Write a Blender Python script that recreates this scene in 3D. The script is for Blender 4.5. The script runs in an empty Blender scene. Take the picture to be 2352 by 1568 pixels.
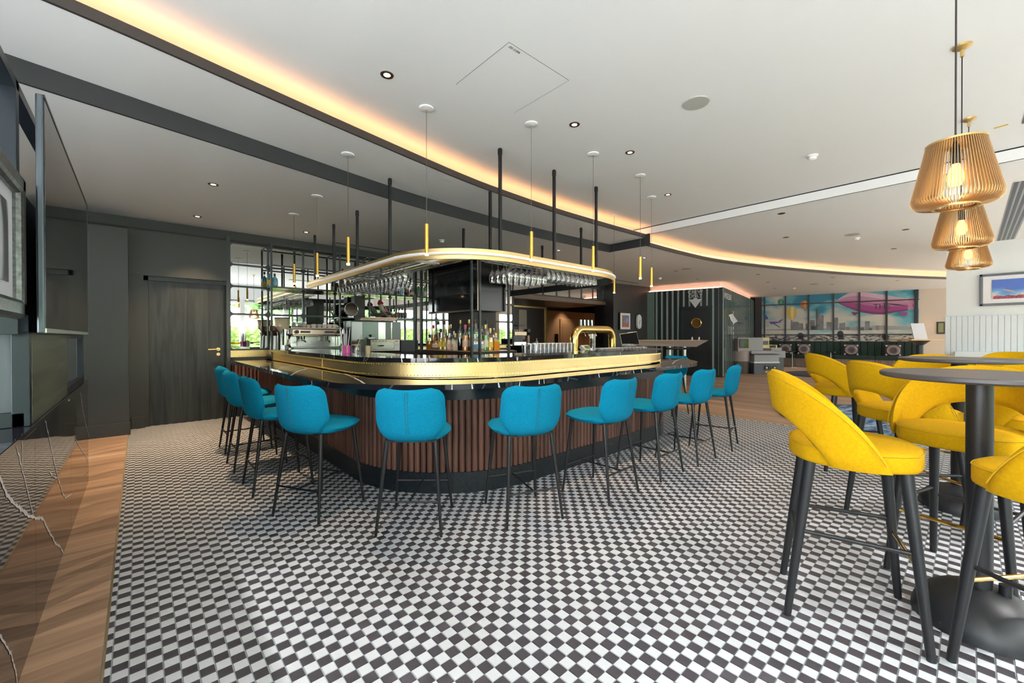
import bpy, math, random
import numpy as np
from mathutils import Vector, Matrix
random.seed(7)
SC = bpy.context.scene
COL = SC.collection
pi = math.pi
rad = math.radians

# ------------------------------------------------------------------ camera
cam = bpy.data.cameras.new('camera')
camo = bpy.data.objects.new('camera', cam)
COL.objects.link(camo)
SC.camera = camo
F_PX, YAW, PITCH, ROLL, CY = 949.03, rad(42.0815), rad(.31), rad(.1036), 777.2
cam.sensor_width = 36.0
cam.sensor_fit = 'HORIZONTAL'
cam.lens = F_PX * 36.0 / 2352.0
cam.shift_y = -(784.0 - CY) / 2352.0
cam.clip_start = .05
cam.clip_end = 200
_fw = np.array([math.sin(YAW) * math.cos(PITCH), math.cos(YAW) * math.cos(PITCH), -math.sin(PITCH)])
_rt = np.array([math.cos(YAW), -math.sin(YAW), 0.])
_dn = np.cross(_fw, _rt)
_r = math.cos(ROLL) * _rt + math.sin(ROLL) * _dn
_d = -math.sin(ROLL) * _rt + math.cos(ROLL) * _dn
EYE = np.array([0, 0, 1.25])
camo.matrix_world = Matrix(((_r[0], -_d[0], -_fw[0], EYE[0]), (_r[1], -_d[1], -_fw[1], EYE[1]),
                            (_r[2], -_d[2], -_fw[2], EYE[2]), (0, 0, 0, 1)))

# measured sight lines: where a line of sight meets a real plane of the room
def _ray(px, py): return _fw + _r * (px - 1176) / F_PX + _d * (py - CY) / F_PX
def on_z(px, py, z):
    r = _ray(px, py); k = (z - 1.25) / r[2]; return (float(r[0] * k), float(r[1] * k))
def on_s(px, py, s):
    r = _ray(px, py); k = s / r[0]; return (float(r[1] * k), float(1.25 + r[2] * k))
def on_t(px, py, t):
    r = _ray(px, py); k = t / r[1]; return (float(r[0] * k), float(1.25 + r[2] * k))

# ------------------------------------------------------------------ world, light, exposure
SC.view_settings.view_transform = 'Standard'
SC.view_settings.look = 'None'
SC.view_settings.exposure = 0.25
SC.view_settings.gamma = 1.0
SC.view_settings.use_curve_mapping = False
w = bpy.data.worlds.new('sky')
SC.world = w
w.use_nodes = True
bg = w.node_tree.nodes['Background']
bg.inputs[0].default_value = (.97, .95, 1.0, 1)
bg.inputs[1].default_value = 15.0
sun = bpy.data.lights.new('sun', 'SUN'); sun.energy = 22.0; sun.angle = rad(2); sun.color = (1, .96, .9)
suno = bpy.data.objects.new('sun', sun); COL.objects.link(suno); suno.rotation_euler = (rad(24), rad(-6), 0)

def area_light(name, loc, rot, sx, sy, power, color):
    l = bpy.data.lights.new(name, 'AREA')
    l.shape = 'RECTANGLE'; l.size = sx; l.size_y = sy; l.energy = power; l.color = color
    o = bpy.data.objects.new(name, l); COL.objects.link(o)
    o.location = loc; o.rotation_euler = rot
    return o
# daylight comes in through the window wall; portals only guide the sampling of the sky
for (x, sx) in ((9.3, 25.0),):
    p = area_light('window_portal', (x, -3.25, 1.45), (rad(90), 0, 0), sx, 2.4, 1, (1, 1, 1))
    p.data.cycles.is_portal = True
p = area_light('window_portal', (-3.25, -.25, 1.5), (rad(90), 0, rad(-90)), 5.7, 2.4, 1, (1, 1, 1)); p.data.cycles.is_portal = True

# ------------------------------------------------------------------ materials
MATS = {}
def mat(name, color=(.5, .5, .5), rough=.5, metal=0., var=0., scale=8., bump=0., bscale=60., emit=None, estr=1., coat=0., spec=None, sheen=0., stretch=None, trans=0., ior=1.45, alpha=1.):
    if name in MATS: return MATS[name]
    m = bpy.data.materials.new(name); MATS[name] = m
    m.use_nodes = True
    nt = m.node_tree; b = nt.nodes['Principled BSDF']
    b.inputs['Base Color'].default_value = (*color, 1)
    b.inputs['Roughness'].default_value = rough
    b.inputs['Metallic'].default_value = metal
    if coat: b.inputs['Coat Weight'].default_value = coat; b.inputs['Coat Roughness'].default_value = .08
    if spec is not None: b.inputs['Specular IOR Level'].default_value = spec
    if sheen:
        b.inputs['Sheen Weight'].default_value = sheen
        b.inputs['Sheen Tint'].default_value = (*[min(1, c * 1.5 + .1) for c in color], 1)
    if trans: b.inputs['Transmission Weight'].default_value = trans; b.inputs['IOR'].default_value = ior
    if emit: b.inputs['Emission Color'].default_value = (*emit, 1); b.inputs['Emission Strength'].default_value = estr
    if var or bump:
        tc = nt.nodes.new('ShaderNodeTexCoord'); mp = nt.nodes.new('ShaderNodeMapping')
        nt.links.new(tc.outputs['Object'], mp.inputs[0])
        if stretch: mp.inputs['Scale'].default_value = stretch
    if var:
        n = nt.nodes.new('ShaderNodeTexNoise'); n.inputs['Scale'].default_value = scale; n.inputs['Detail'].default_value = 5
        nt.links.new(mp.outputs[0], n.inputs[0])
        r = nt.nodes.new('ShaderNodeValToRGB')
        r.color_ramp.elements[0].position = .3; r.color_ramp.elements[1].position = .7
        r.color_ramp.elements[0].color = (*[max(0, c * (1 - var)) for c in color], 1)
        r.color_ramp.elements[1].color = (*[min(1, c * (1 + var)) for c in color], 1)
        nt.links.new(n.outputs[0], r.inputs[0]); nt.links.new(r.outputs[0], b.inputs['Base Color'])
    if bump:
        n2 = nt.nodes.new('ShaderNodeTexNoise'); n2.inputs['Scale'].default_value = bscale; n2.inputs['Detail'].default_value = 3
        nt.links.new(mp.outputs[0], n2.inputs[0])
        bp = nt.nodes.new('ShaderNodeBump'); bp.inputs['Strength'].default_value = bump; bp.inputs['Distance'].default_value = .005
        nt.links.new(n2.outputs[0], bp.inputs['Height']); nt.links.new(bp.outputs[0], b.inputs['Normal'])
    return m

def wood_mat(name, c1, c2, rough=.5, axis='Z', scale=3., coat=0., contrast=1.):
    """grained wood: stretched noise along an axis"""
    if name in MATS: return MATS[name]
    m = bpy.data.materials.new(name); MATS[name] = m; m.use_nodes = True
    nt = m.node_tree; b = nt.nodes['Principled BSDF']; b.inputs['Roughness'].default_value = rough
    if coat: b.inputs['Coat Weight'].default_value = coat
    tc = nt.nodes.new('ShaderNodeTexCoord'); mp = nt.nodes.new('ShaderNodeMapping')
    nt.links.new(tc.outputs['Object'], mp.inputs[0])
    sc = {'X': (.06, 1, 1), 'Y': (1, .06, 1), 'Z': (1, 1, .06)}[axis]
    mp.inputs['Scale'].default_value = sc
    oi = nt.nodes.new('ShaderNodeObjectInfo')
    va = nt.nodes.new('ShaderNodeVectorMath'); va.operation = 'ADD'
    cx = nt.nodes.new('ShaderNodeCombineXYZ')
    ml = nt.nodes.new('ShaderNodeMath'); ml.operation = 'MULTIPLY'; ml.inputs[1].default_value = 13.
    nt.links.new(oi.outputs['Random'], ml.inputs[0]); nt.links.new(ml.outputs[0], cx.inputs[0]); nt.links.new(ml.outputs[0], cx.inputs[1])
    nt.links.new(mp.outputs[0], va.inputs[0]); nt.links.new(cx.outputs[0], va.inputs[1])
    n = nt.nodes.new('ShaderNodeTexNoise'); n.inputs['Scale'].default_value = scale * 12; n.inputs['Detail'].default_value = 6; n.inputs['Distortion'].default_value = 1.2
    nt.links.new(va.outputs[0], n.inputs[0])
    r = nt.nodes.new('ShaderNodeValToRGB')
    r.color_ramp.elements[0].position = .5 - .22 / contrast; r.color_ramp.elements[1].position = .5 + .22 / contrast
    r.color_ramp.elements[0].color = (*c1, 1); r.color_ramp.elements[1].color = (*c2, 1)
    nt.links.new(n.outputs[0], r.inputs[0])
    hs = nt.nodes.new('ShaderNodeHueSaturation')
    mr = nt.nodes.new('ShaderNodeMapRange'); mr.inputs['To Min'].default_value = .70; mr.inputs['To Max'].default_value = 1.25
    nt.links.new(oi.outputs['Random'], mr.inputs[0]); nt.links.new(mr.outputs[0], hs.inputs['Value'])
    nt.links.new(r.outputs[0], hs.inputs['Color']); nt.links.new(hs.outputs[0], b.inputs['Base Color'])
    return m

def glass_mat(name, color=(1, 1, 1), rough=.02, mixf=.12):
    """thin glass: mostly clear, with a reflecting skin"""
    if name in MATS: return MATS[name]
    m = bpy.data.materials.new(name); MATS[name] = m; m.use_nodes = True
    nt = m.node_tree; nt.nodes.remove(nt.nodes['Principled BSDF'])
    out = nt.nodes['Material Output']
    tr = nt.nodes.new('ShaderNodeBsdfTransparent'); tr.inputs[0].default_value = (*color, 1)
    gl = nt.nodes.new('ShaderNodeBsdfGlossy'); gl.inputs['Roughness'].default_value = rough
    lw = nt.nodes.new('ShaderNodeLayerWeight'); lw.inputs[0].default_value = .35
    mx = nt.nodes.new('ShaderNodeMixShader')
    mr = nt.nodes.new('ShaderNodeMapRange'); mr.inputs['To Min'].default_value = mixf; mr.inputs['To Max'].default_value = .85
    nt.links.new(lw.outputs['Facing'], mr.inputs[0]); nt.links.new(mr.outputs[0], mx.inputs[0])
    nt.links.new(tr.outputs[0], mx.inputs[1]); nt.links.new(gl.outputs[0], mx.inputs[2]); nt.links.new(mx.outputs[0], out.inputs[0])
    return m

def emit_mat(name, color, s):
    if name in MATS: return MATS[name]
    m = bpy.data.materials.new(name); MATS[name] = m; m.use_nodes = True
    nt = m.node_tree; nt.nodes.remove(nt.nodes['Principled BSDF'])
    e = nt.nodes.new('ShaderNodeEmission'); e.inputs[0].default_value = (*color, 1); e.inputs[1].default_value = s
    nt.links.new(e.outputs[0], nt.nodes['Material Output'].inputs[0])
    return m

WHITE = mat('ceiling_paint', (.80, .79, .775), .9)
WALLW = mat('white_wall_paint', (.78, .80, .79), .85)
DARKW = mat('dark_green_grey_paint', (.040, .043, .041), .42, bump=.04)
DARKW2 = mat('dark_wall_paint', (.035, .031, .030), .5)
BAND = mat('charcoal_fascia', (.030, .032, .034), .5, bump=.05)
FASC = mat('brown_black_fascia', (.05, .042, .038), .45)
BLKM = mat('black_powder_coat', (.011, .012, .014), .38)
GRYM = mat('slate_metal', (.05, .062, .065), .35, metal=.3)
BLKMAT = mat('matt_black', (.012, .012, .013), .55)
BRASS = mat('brushed_brass', (.92, .68, .32), .40, metal=1., var=.05, scale=3)
BRASSD = mat('brass_rivet', (.78, .58, .26), .25, metal=1.)
GOLD = mat('polished_gold', (.85, .58, .20), .13, metal=1.)
GOLDP = mat('satin_gold_paint', (.62, .44, .17), .32, metal=.75)
STEEL = mat('stainless_steel', (.62, .62, .61), .22, metal=1.)
STEELB = mat('brushed_steel', (.50, .52, .52), .36, metal=1.)
CHROME = mat('chrome', (.80, .80, .80), .06, metal=1.)
COPPER = mat('coppery_steel', (.55, .40, .33), .25, metal=1.)
MIRROR = mat('mirror_glass', (.86, .89, .88), .012, metal=1.)
BLUE = mat('blue_wool_felt', (.003, .215, .36), .95, var=.10, scale=90, bump=.35, bscale=700, sheen=.04, spec=.12)
SEAM = mat('dark_blue_piping', (.004, .16, .24), .8)
YEL = mat('yellow_wool_felt', (.56, .31, .002), .95, var=.08, scale=90, bump=.35, bscale=700, sheen=.04, spec=.15)
YSEAM = mat('mustard_piping', (.48, .28, .004), .85)
TILEW = mat('white_floor_tile', (.55, .575, .605), .38, var=.03, scale=25)
TILEK = mat('black_floor_tile', (.066, .060, .070), .33, var=.30, scale=9)
GROUT = mat('grey_grout', (.30, .33, .36), .9)
MARBLE = None
def marble_mat(name, base, vein, vs=2.2, rough=.06, width=.018):
    m = bpy.data.materials.new(name); MATS[name] = m; m.use_nodes = True
    nt = m.node_tree; b = nt.nodes['Principled BSDF']; b.inputs['Roughness'].default_value = rough
    tc = nt.nodes.new('ShaderNodeTexCoord')
    n = nt.nodes.new('ShaderNodeTexNoise'); n.inputs['Scale'].default_value = vs * .8; n.inputs['Detail'].default_value = 4
    nt.links.new(tc.outputs['Object'], n.inputs[0])
    mx = nt.nodes.new('ShaderNodeMix'); mx.data_type = 'VECTOR'; mx.inputs[0].default_value = .28
    nt.links.new(tc.outputs['Object'], mx.inputs[4]); nt.links.new(n.outputs[1], mx.inputs[5])
    v = nt.nodes.new('ShaderNodeTexVoronoi'); v.feature = 'DISTANCE_TO_EDGE'; v.inputs['Scale'].default_value = vs
    nt.links.new(mx.outputs[1], v.inputs[0])
    r = nt.nodes.new('ShaderNodeValToRGB')
    r.color_ramp.elements[0].position = 0; r.color_ramp.elements[0].color = (*vein, 1)
    r.color_ramp.elements[1].position = width; r.color_ramp.elements[1].color = (*base, 1)
    nt.links.new(v.outputs[0], r.inputs[0]); nt.links.new(r.outputs[0], b.inputs['Base Color'])
    return m
MARBLE = marble_mat('black_marble', (.012, .013, .018), (.10, .10, .11), 1.3, .05, .006)
VEIN = mat('white_marble_vein', (.72, .70, .72), .25)
CAB_WOOD = wood_mat('grey_stained_wood', (.02, .026, .03), (.075, .09, .10), .4, 'Z', 1.2)
CAB_WOOD2 = wood_mat('olive_stained_wood', (.05, .052, .035), (.14, .14, .095), .4, 'Y', 1.2)
DOORW = wood_mat('black_oak', (.012, .014, .015), (.045, .052, .055), .42, 'Z', 1.0, contrast=1.4)
SLATW = wood_mat('walnut_slat', (.085, .036, .026), (.19, .088, .062), .42, 'Z', 1.3)
PLANK = wood_mat('oak_plank', (.36, .215, .13), (.58, .39, .26), .42, 'Y', 1.0)
PLANKD = wood_mat('oak_chevron', (.30, .185, .12), (.54, .37, .25), .38, 'X', 1.0)
PLANKD2 = wood_mat('oak_chevron_long', (.27, .145, .075), (.50, .31, .18), .38, 'Y', 1.0)
GLASS = glass_mat('clear_glass')
PANE = glass_mat('window_glass', (.96, .99, .98), .01, .05)
WARM = emit_mat('warm_led_strip', (1, .41, .12), 15.)
PINK = emit_mat('peach_led_strip', (1, .46, .28), 10.)
WHITEP = mat('white_plastic', (.82, .82, .80), .45)
BLACKP = mat('black_plastic', (.01, .01, .011), .3)
SCREEN = mat('dark_screen_glass', (.006, .007, .008), .05, spec=.7)

# ------------------------------------------------------------------ mesh helper
class MB:
    def __init__(s): s.v = []; s.f = []; s.m = []; s.mats = []; s.cur = 0
    def use(s, m):
        if m not in s.mats: s.mats.append(m)
        s.cur = s.mats.index(m); return s
    def add(s, vs, fs):
        o = len(s.v); s.v += [tuple(map(float, x)) for x in vs]
        for f in fs: s.f.append([i + o for i in f]); s.m.append(s.cur)
        return s
    def box(s, x0, x1, y0, y1, z0, z1):
        return s.add([(x, y, z) for z in (z0, z1) for y in (y0, y1) for x in (x0, x1)],
                     [(0, 2, 3, 1), (4, 5, 7, 6), (0, 1, 5, 4), (2, 6, 7, 3), (0, 4, 6, 2), (1, 3, 7, 5)])
    def cbox(s, c, d, rz=0., rx=0., ry=0.):
        M = Matrix.Rotation(rz, 3, 'Z') @ Matrix.Rotation(ry, 3, 'Y') @ Matrix.Rotation(rx, 3, 'X')
        vs = []
        for z in (-.5, .5):
            for y in (-.5, .5):
                for x in (-.5, .5):
                    p = M @ Vector((x * d[0], y * d[1], z * d[2])); vs.append((p.x + c[0], p.y + c[1], p.z + c[2]))
        return s.add(vs, [(0, 2, 3, 1), (4, 5, 7, 6), (0, 1, 5, 4), (2, 6, 7, 3), (0, 4, 6, 2), (1, 3, 7, 5)])
    def tube(s, p0, p1, r0, r1=None, n=10, cap=True):
        r1 = r0 if r1 is None else r1
        a = Vector(p0); b = Vector(p1); d = (b - a).normalized()
        u = d.orthogonal().normalized(); w_ = d.cross(u)
        vs = []
        for p, r in ((a, r0), (b, r1)):
            for i in range(n):
                t = 2 * pi * i / n; q = p + u * (r * math.cos(t)) + w_ * (r * math.sin(t)); vs.append(q)
        fs = [(i, (i + 1) % n, n + (i + 1) % n, n + i) for i in range(n)]
        if cap: fs += [tuple(range(n - 1, -1, -1)), tuple(range(n, 2 * n))]
        return s.add(vs, fs)
    def path(s, pts, r, n=10, closed=False, cap=True):
        P_ = [Vector(p) for p in pts]; k = len(P_)
        vs = []; prev = None
        for i, p in enumerate(P_):
            a = P_[(i - 1) % k] if (closed or i > 0) else p
            b = P_[(i + 1) % k] if (closed or i < k - 1) else p
            d = (b - a).normalized()
            if prev is None: u = d.orthogonal().normalized()
            else: u = (prev - d * prev.dot(d)).normalized()
            prev = u; w_ = d.cross(u)
            rr = r[i] if isinstance(r, (list, tuple)) else r
            for j in range(n):
                t = 2 * pi * j / n; vs.append(p + u * (rr * math.cos(t)) + w_ * (rr * math.sin(t)))
        fs = []
        for i in range(k if closed else k - 1):
            o = i * n; q = ((i + 1) % k) * n
            fs += [(o + j, o + (j + 1) % n, q + (j + 1) % n, q + j) for j in range(n)]
        if cap and not closed: fs += [tuple(range(n - 1, -1, -1)), tuple(range((k - 1) * n, k * n))]
        return s.add(vs, fs)
    def lathe(s, prof, c=(0, 0, 0), n=20, cap=True):
        vs = []
        for r, z in prof:
            for i in range(n):
                t = 2 * pi * i / n; vs.append((c[0] + r * math.cos(t), c[1] + r * math.sin(t), c[2] + z))
        fs = []
        for k in range(len(prof) - 1):
            fs += [(k * n + i, k * n + (i + 1) % n, (k + 1) * n + (i + 1) % n, (k + 1) * n + i) for i in range(n)]
        if cap:
            if prof[0][0] > 1e-5: fs.append(tuple(range(n - 1, -1, -1)))
            if prof[-1][0] > 1e-5: fs.append(tuple(range((len(prof) - 1) * n, len(prof) * n)))
        return s.add(vs, fs)
    def prism(s, poly, z0, z1):
        n = len(poly)
        a = sum(poly[i][0] * poly[(i + 1) % n][1] - poly[(i + 1) % n][0] * poly[i][1] for i in range(n))
        if a < 0: poly = poly[::-1]
        vs = [(x, y, z0) for x, y in poly] + [(x, y, z1) for x, y in poly]
        return s.add(vs, [tuple(range(n - 1, -1, -1)), tuple(range(n, 2 * n))] + [(i, (i + 1) % n, n + (i + 1) % n, n + i) for i in range(n)])
    def strip(s, path, off0, off1, z0, z1):
        """solid wall along a plan path between two offsets"""
        a = offset(path, off0); b = offset(path, off1); n = len(path)
        vs = []
        for i in range(n): vs += [(a[i][0], a[i][1], z0), (b[i][0], b[i][1], z0), (b[i][0], b[i][1], z1), (a[i][0], a[i][1], z1)]
        fs = []
        for i in range(n - 1):
            o = i * 4; q = o + 4
            for j in range(4): fs.append((o + j, o + (j + 1) % 4, q + (j + 1) % 4, q + j))
        fs += [(3, 2, 1, 0), (n * 4 - 4, n * 4 - 3, n * 4 - 2, n * 4 - 1)]
        return s.add(vs, fs)
    def pillow(s, fn, nu, nv, T, p=4., e=.5):
        P0 = [[Vector(fn(i / nu, j / nv)) for i in range(nu + 1)] for j in range(nv + 1)]
        N = []
        for j in range(nv + 1):
            row = []
            for i in range(nu + 1):
                a = P0[j][min(nu, i + 1)] - P0[j][max(0, i - 1)]; b = P0[min(nv, j + 1)][i] - P0[max(0, j - 1)][i]
                c = a.cross(b); row.append(c.normalized() if c.length > 1e-9 else None)
            N.append(row)
        mid = N[nv // 2][nu // 2]
        vs = []; idx = [{}, {}]
        for side in (0, 1):
            for j in range(nv + 1):
                for i in range(nu + 1):
                    if side and (i in (0, nu) or j in (0, nv)): idx[1][(i, j)] = idx[0][(i, j)]; continue
                    u = i / nu; v = j / nv
                    h = ((1 - abs(2 * u - 1) ** p) * (1 - abs(2 * v - 1) ** p)) ** e * T / 2
                    nn = N[j][i] or mid
                    idx[side][(i, j)] = len(vs); vs.append(P0[j][i] + nn * (h if side == 0 else -h))
        fs = []
        for j in range(nv):
            for i in range(nu):
                a, b, c, d = (i, j), (i + 1, j), (i + 1, j + 1), (i, j + 1)
                fs.append([idx[0][q] for q in (a, b, c, d)]); fs.append([idx[1][q] for q in (d, c, b, a)])
        return s.add(vs, fs)
    def build(s, name, m=None, parent=None, smooth=True, angle=35., bevel=0., label=None):
        me = bpy.data.meshes.new(name)
        off = Vector((0, 0, 0))
        if parent is not None: off = WLOC.get(parent.name, Vector((0, 0, 0)))
        vs = s.v if off.length == 0 else [(x - off.x, y - off.y, z - off.z) for x, y, z in s.v]
        me.from_pydata(vs, [], s.f)
        if m is not None: me.materials.append(m)
        else:
            for q in s.mats: me.materials.append(q)
            me.polygons.foreach_set('material_index', s.m)
        if smooth:
            me.polygons.foreach_set('use_smooth', [True] * len(me.polygons))
            me.set_sharp_from_angle(angle=rad(angle))
        me.validate(); me.update()
        o = bpy.data.objects.new(name, me); COL.objects.link(o)
        if bevel:
            bv = o.modifiers.new('bevel', 'BEVEL'); bv.width = bevel; bv.segments = 2; bv.limit_method = 'ANGLE'
        if parent is not None:
            o.parent = parent
            WLOC[o.name] = off
        if label: o['label'] = label
        return o
WLOC = {}
def offset(path, d):
    """offset a plan path to its right-hand side by d"""
    out = []
    n = len(path)
    for i in range(n):
        a = path[max(0, i - 1)]; b = path[min(n - 1, i + 1)]
        dx, dy = b[0] - a[0], b[1] - a[1]; L = math.hypot(dx, dy) or 1
        out.append((path[i][0] + dy / L * d, path[i][1] - dx / L * d))
    return out
def thing(name, label, cat, loc=(0, 0, 0), rz=0., group=None, world=False):
    o = bpy.data.objects.new(name, None); COL.objects.link(o)
    o.location = loc; o.rotation_euler = (0, 0, rz); o.empty_display_size = .1
    o['label'] = label; o['category'] = cat
    if group: o['group'] = group
    if world: WLOC[o.name] = Vector(loc)
    return o
def tag(o, label, cat, group=None):
    o['label'] = label; o['category'] = cat
    if group: o['group'] = group
    return o
def structure(o): o['kind'] = 'structure'; return o
def stuff(o): o['kind'] = 'stuff'; return o
def dup(root, loc, rz=None, label=None, group=None):
    r = root.copy(); COL.objects.link(r); r.location = loc
    if rz is not None: r.rotation_euler = (0, 0, rz)
    if label: r['label'] = label
    if group: r['group'] = group
    for ch in list(root.children):
        c = ch.copy(); COL.objects.link(c); c.parent = r
        for g in list(ch.children):
            d = g.copy(); COL.objects.link(d); d.parent = c
    return r
def text(name, body, loc, rot, size, m, parent=None, ext=.002, label=None):
    cu = bpy.data.curves.new(name, 'FONT'); cu.body = body; cu.size = size; cu.extrude = ext
    cu.align_x = 'CENTER'; cu.align_y = 'CENTER'; cu.materials.append(m)
    tmp = bpy.data.objects.new(name, cu); COL.objects.link(tmp)
    me = bpy.data.meshes.new_from_object(tmp)
    bpy.data.objects.remove(tmp)
    o = bpy.data.objects.new(name, me); COL.objects.link(o)
    if not me.materials: me.materials.append(m)
    off = WLOC.get(parent.name, Vector((0, 0, 0))) if parent else Vector((0, 0, 0))
    o.location = Vector(loc) - off; o.rotation_euler = rot
    if parent: o.parent = parent
    if label: o['label'] = label
    return o

ZA, ZB, ZC, ZD = 2.90, 3.05, 3.24, 3.107      # ceiling levels
TM = 7.75                                      # bar back wall
def arc(cx, cy, r, a0, a1, n=12):
    return [(cx + r * math.cos(rad(a0 + (a1 - a0) * i / n)), cy + r * math.sin(rad(a0 + (a1 - a0) * i / n))) for i in range(n + 1)]
def smoothpath(pts, k=6):
    """Catmull-Rom through plan points"""
    out = []
    for i in range(len(pts) - 1):
        p0 = pts[max(0, i - 1)]; p1 = pts[i]; p2 = pts[i + 1]; p3 = pts[min(len(pts) - 1, i + 2)]
        for j in range(k):
            t = j / k
            out.append(tuple(.5 * ((2 * p1[q]) + (-p0[q] + p2[q]) * t + (2 * p0[q] - 5 * p1[q] + 4 * p2[q] - p3[q]) * t * t + (-p0[q] + 3 * p1[q] - 3 * p2[q] + p3[q]) * t ** 3) for q in (0, 1)))
    out.append(tuple(pts[-1])); return out

# ================================================================== SETTING
# ---- floor
TS = .0489
S0 = 2.2149 - 48 * .0489
T0 = 2.2287 - 140 * TS
sub = structure(MB().box(-3.2, 22.5, -3.2, 12.3, -.12, -.004).build('floor', GROUT, smooth=False))
# bar footprint (tiles stop at the plinth)
def u_path(sl, sr, tf, r, tl=TM, tr=6.9):
    return [(sl, tl)] + [(sl, tl - (tl - tf - r) * k / 6) for k in range(1, 6)] + arc(sl + r, tf + r, r, 180, 270, 20) + \
        [(sl + r + (sr - sl - 2 * r) * k / 8, tf) for k in range(1, 8)] + arc(sr - r, tf + r, r, 270, 360, 20) + \
        [(sr, tf + r + (tr - tf - r) * k / 5) for k in range(1, 6)]
def in_bar(s, t): # clearly under the bar
    if s < 1.5 or s > 5.55 or t < 2.66 or t > 7.7: return False
    for cx in (2.48, 4.55):
        if t < 3.62 and ((cx < 3 and s < cx) or (cx > 3 and s > cx)) and math.hypot(s - cx, t - 3.62) > 1.0: return False
    return True
tiles = []
kmax = int((TM + 0. - T0) / TS)
for i in range(int((6.7 - S0) / TS) + 1):
    for k in range(kmax + 2):
        s_ = S0 + i * TS; t_ = T0 + k * TS
        if t_ > 7.7 or in_bar(s_ + TS / 2, t_ + TS / 2): continue
        tiles.append((s_, t_, (i + k) % 2))
def tile_geo(s_, t_, z=0.):
    g = .0016; b = .0012; h = .0035
    x0, x1, y0, y1 = max(s_ + g, -.103), s_ + TS - g, t_ + g, t_ + TS - g
    return [(x0, y0, z - h), (x1, y0, z - h), (x1, y1, z - h), (x0, y1, z - h), (x0 + b, y0 + b, z), (x1 - b, y0 + b, z), (x1 - b, y1 - b, z), (x0 + b, y1 - b, z)]
TF = [(0, 1, 5, 4), (1, 2, 6, 5), (2, 3, 7, 6), (3, 0, 4, 7), (4, 5, 6, 7)]
def dist_vis(q):
    v = np.array([q[0], q[1], -1.25]); k = v @ _fw
    if k < .3: return 1e9
    x = 1176 + F_PX * (v @ _r) / k; y = CY + F_PX * (v @ _d) / k
    return k if (0 < x < 2352 and y < 1568) else 1e9
near = sorted([q for q in tiles if q[0] > -.1], key=dist_vis)
nearset = set((a, b) for a, b, c in near[:300])
tmesh = []
for c in (0, 1):
    m_ = MB().add(tile_geo(0, 0), TF); me = bpy.data.meshes.new('tile'); me.from_pydata(m_.v, [], m_.f)
    me.materials.append(TILEK if c else TILEW); tmesh.append(me)
for a, b, c in near[:300]:
    o = bpy.data.objects.new('tile', tmesh[c]); COL.objects.link(o); o.location = (a, b, 0); o.parent = sub
rest = MB(); rest.mats = [TILEW, TILEK]
for a, b, c in tiles:
    if (a, b) in nearset: continue
    rest.cur = c; rest.add(tile_geo(a, b), TF)
stuff(rest.build('tile', None, sub, smooth=False))
# brass edge trim between tile and wood
MB().box(-.11, -.104, -3, 7.3, -.004, .001).build('edge_trim', BRASS, sub, smooth=False)
MB().box(6.748, 6.756, -3, 7.6, -.004, .001).build('edge_trim', BRASS, sub, smooth=False)

# ---- chevron oak strip along the marble cabinet (each plank a part)
def clip_poly(poly, x0, x1):
    def cl(P_, inside, inter):
        out = []
        for i in range(len(P_)):
            a, b = P_[i - 1], P_[i]
            if inside(b):
                if not inside(a): out.append(inter(a, b))
                out.append(b)
            elif inside(a): out.append(inter(a, b))
        return out
    def ix(x): return lambda a, b: (x, a[1] + (b[1] - a[1]) * (x - a[0]) / (b[0] - a[0]))
    P_ = cl(poly, lambda p: p[0] >= x0, ix(x0))
    return cl(P_, lambda p: p[0] <= x1, ix(x1)) if P_ else []
def shrink(poly, g):
    cx = sum(p[0] for p in poly) / len(poly); cy = sum(p[1] for p in poly) / len(poly)
    out = []
    for x, y in poly:
        d = math.hypot(x - cx, y - cy) or 1
        out.append((x - (x - cx) / d * g, y - (y - cy) / d * g))
    return out
pw = .082
sx0, sx1 = -.62, -.112
yl, yr = -.9, -.6
lines = [(yl, yr)]
while yr < 7.9:
    for dl, dr, n_ in ((pw, pw, 4), (.150, .055, 3), (pw, pw, 3), (.055, .150, 3)):
        for _ in range(n_): yl += dl; yr += dr; lines.append((yl, yr))
for j in range(len(lines) - 1):
    (a0, b0), (a1, b1) = lines[j], lines[j + 1]
    po = [(sx0, a0), (sx1, b0), (sx1, b1), (sx0, a1)]
    MB().prism(shrink(po, .0018), -.02, 0).build('plank', PLANKD, sub, smooth=False)

# ---- oak planks of the lounge floor
planks = []
pw2 = .19
i = 0
while 6.757 + i * pw2 < 22:
    s_ = 6.757 + i * pw2
    t_ = -3.1 - (i * .7) % 2.2
    while t_ < 12.2:
        planks.append((s_, max(t_, -3.1), min(t_ + 2.2, 12.2))); t_ += 2.2
    i += 1
planks = [p for p in planks if p[2] - p[1] > .05]
planks.sort(key=lambda p: dist_vis((p[0], (p[1] + p[2]) / 2)))
pr = MB()
for q, (s_, a, b) in enumerate(planks):
    m_ = MB() if q < 300 else pr
    m_.box(s_ + .0015, s_ + pw2 - .0015, a + .0015, b - .0015, -.03, 0)
    if q < 300:
        o = m_.build('plank', PLANK, sub, smooth=False)
stuff(pr.build('plank', PLANK, sub, smooth=False))

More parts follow.
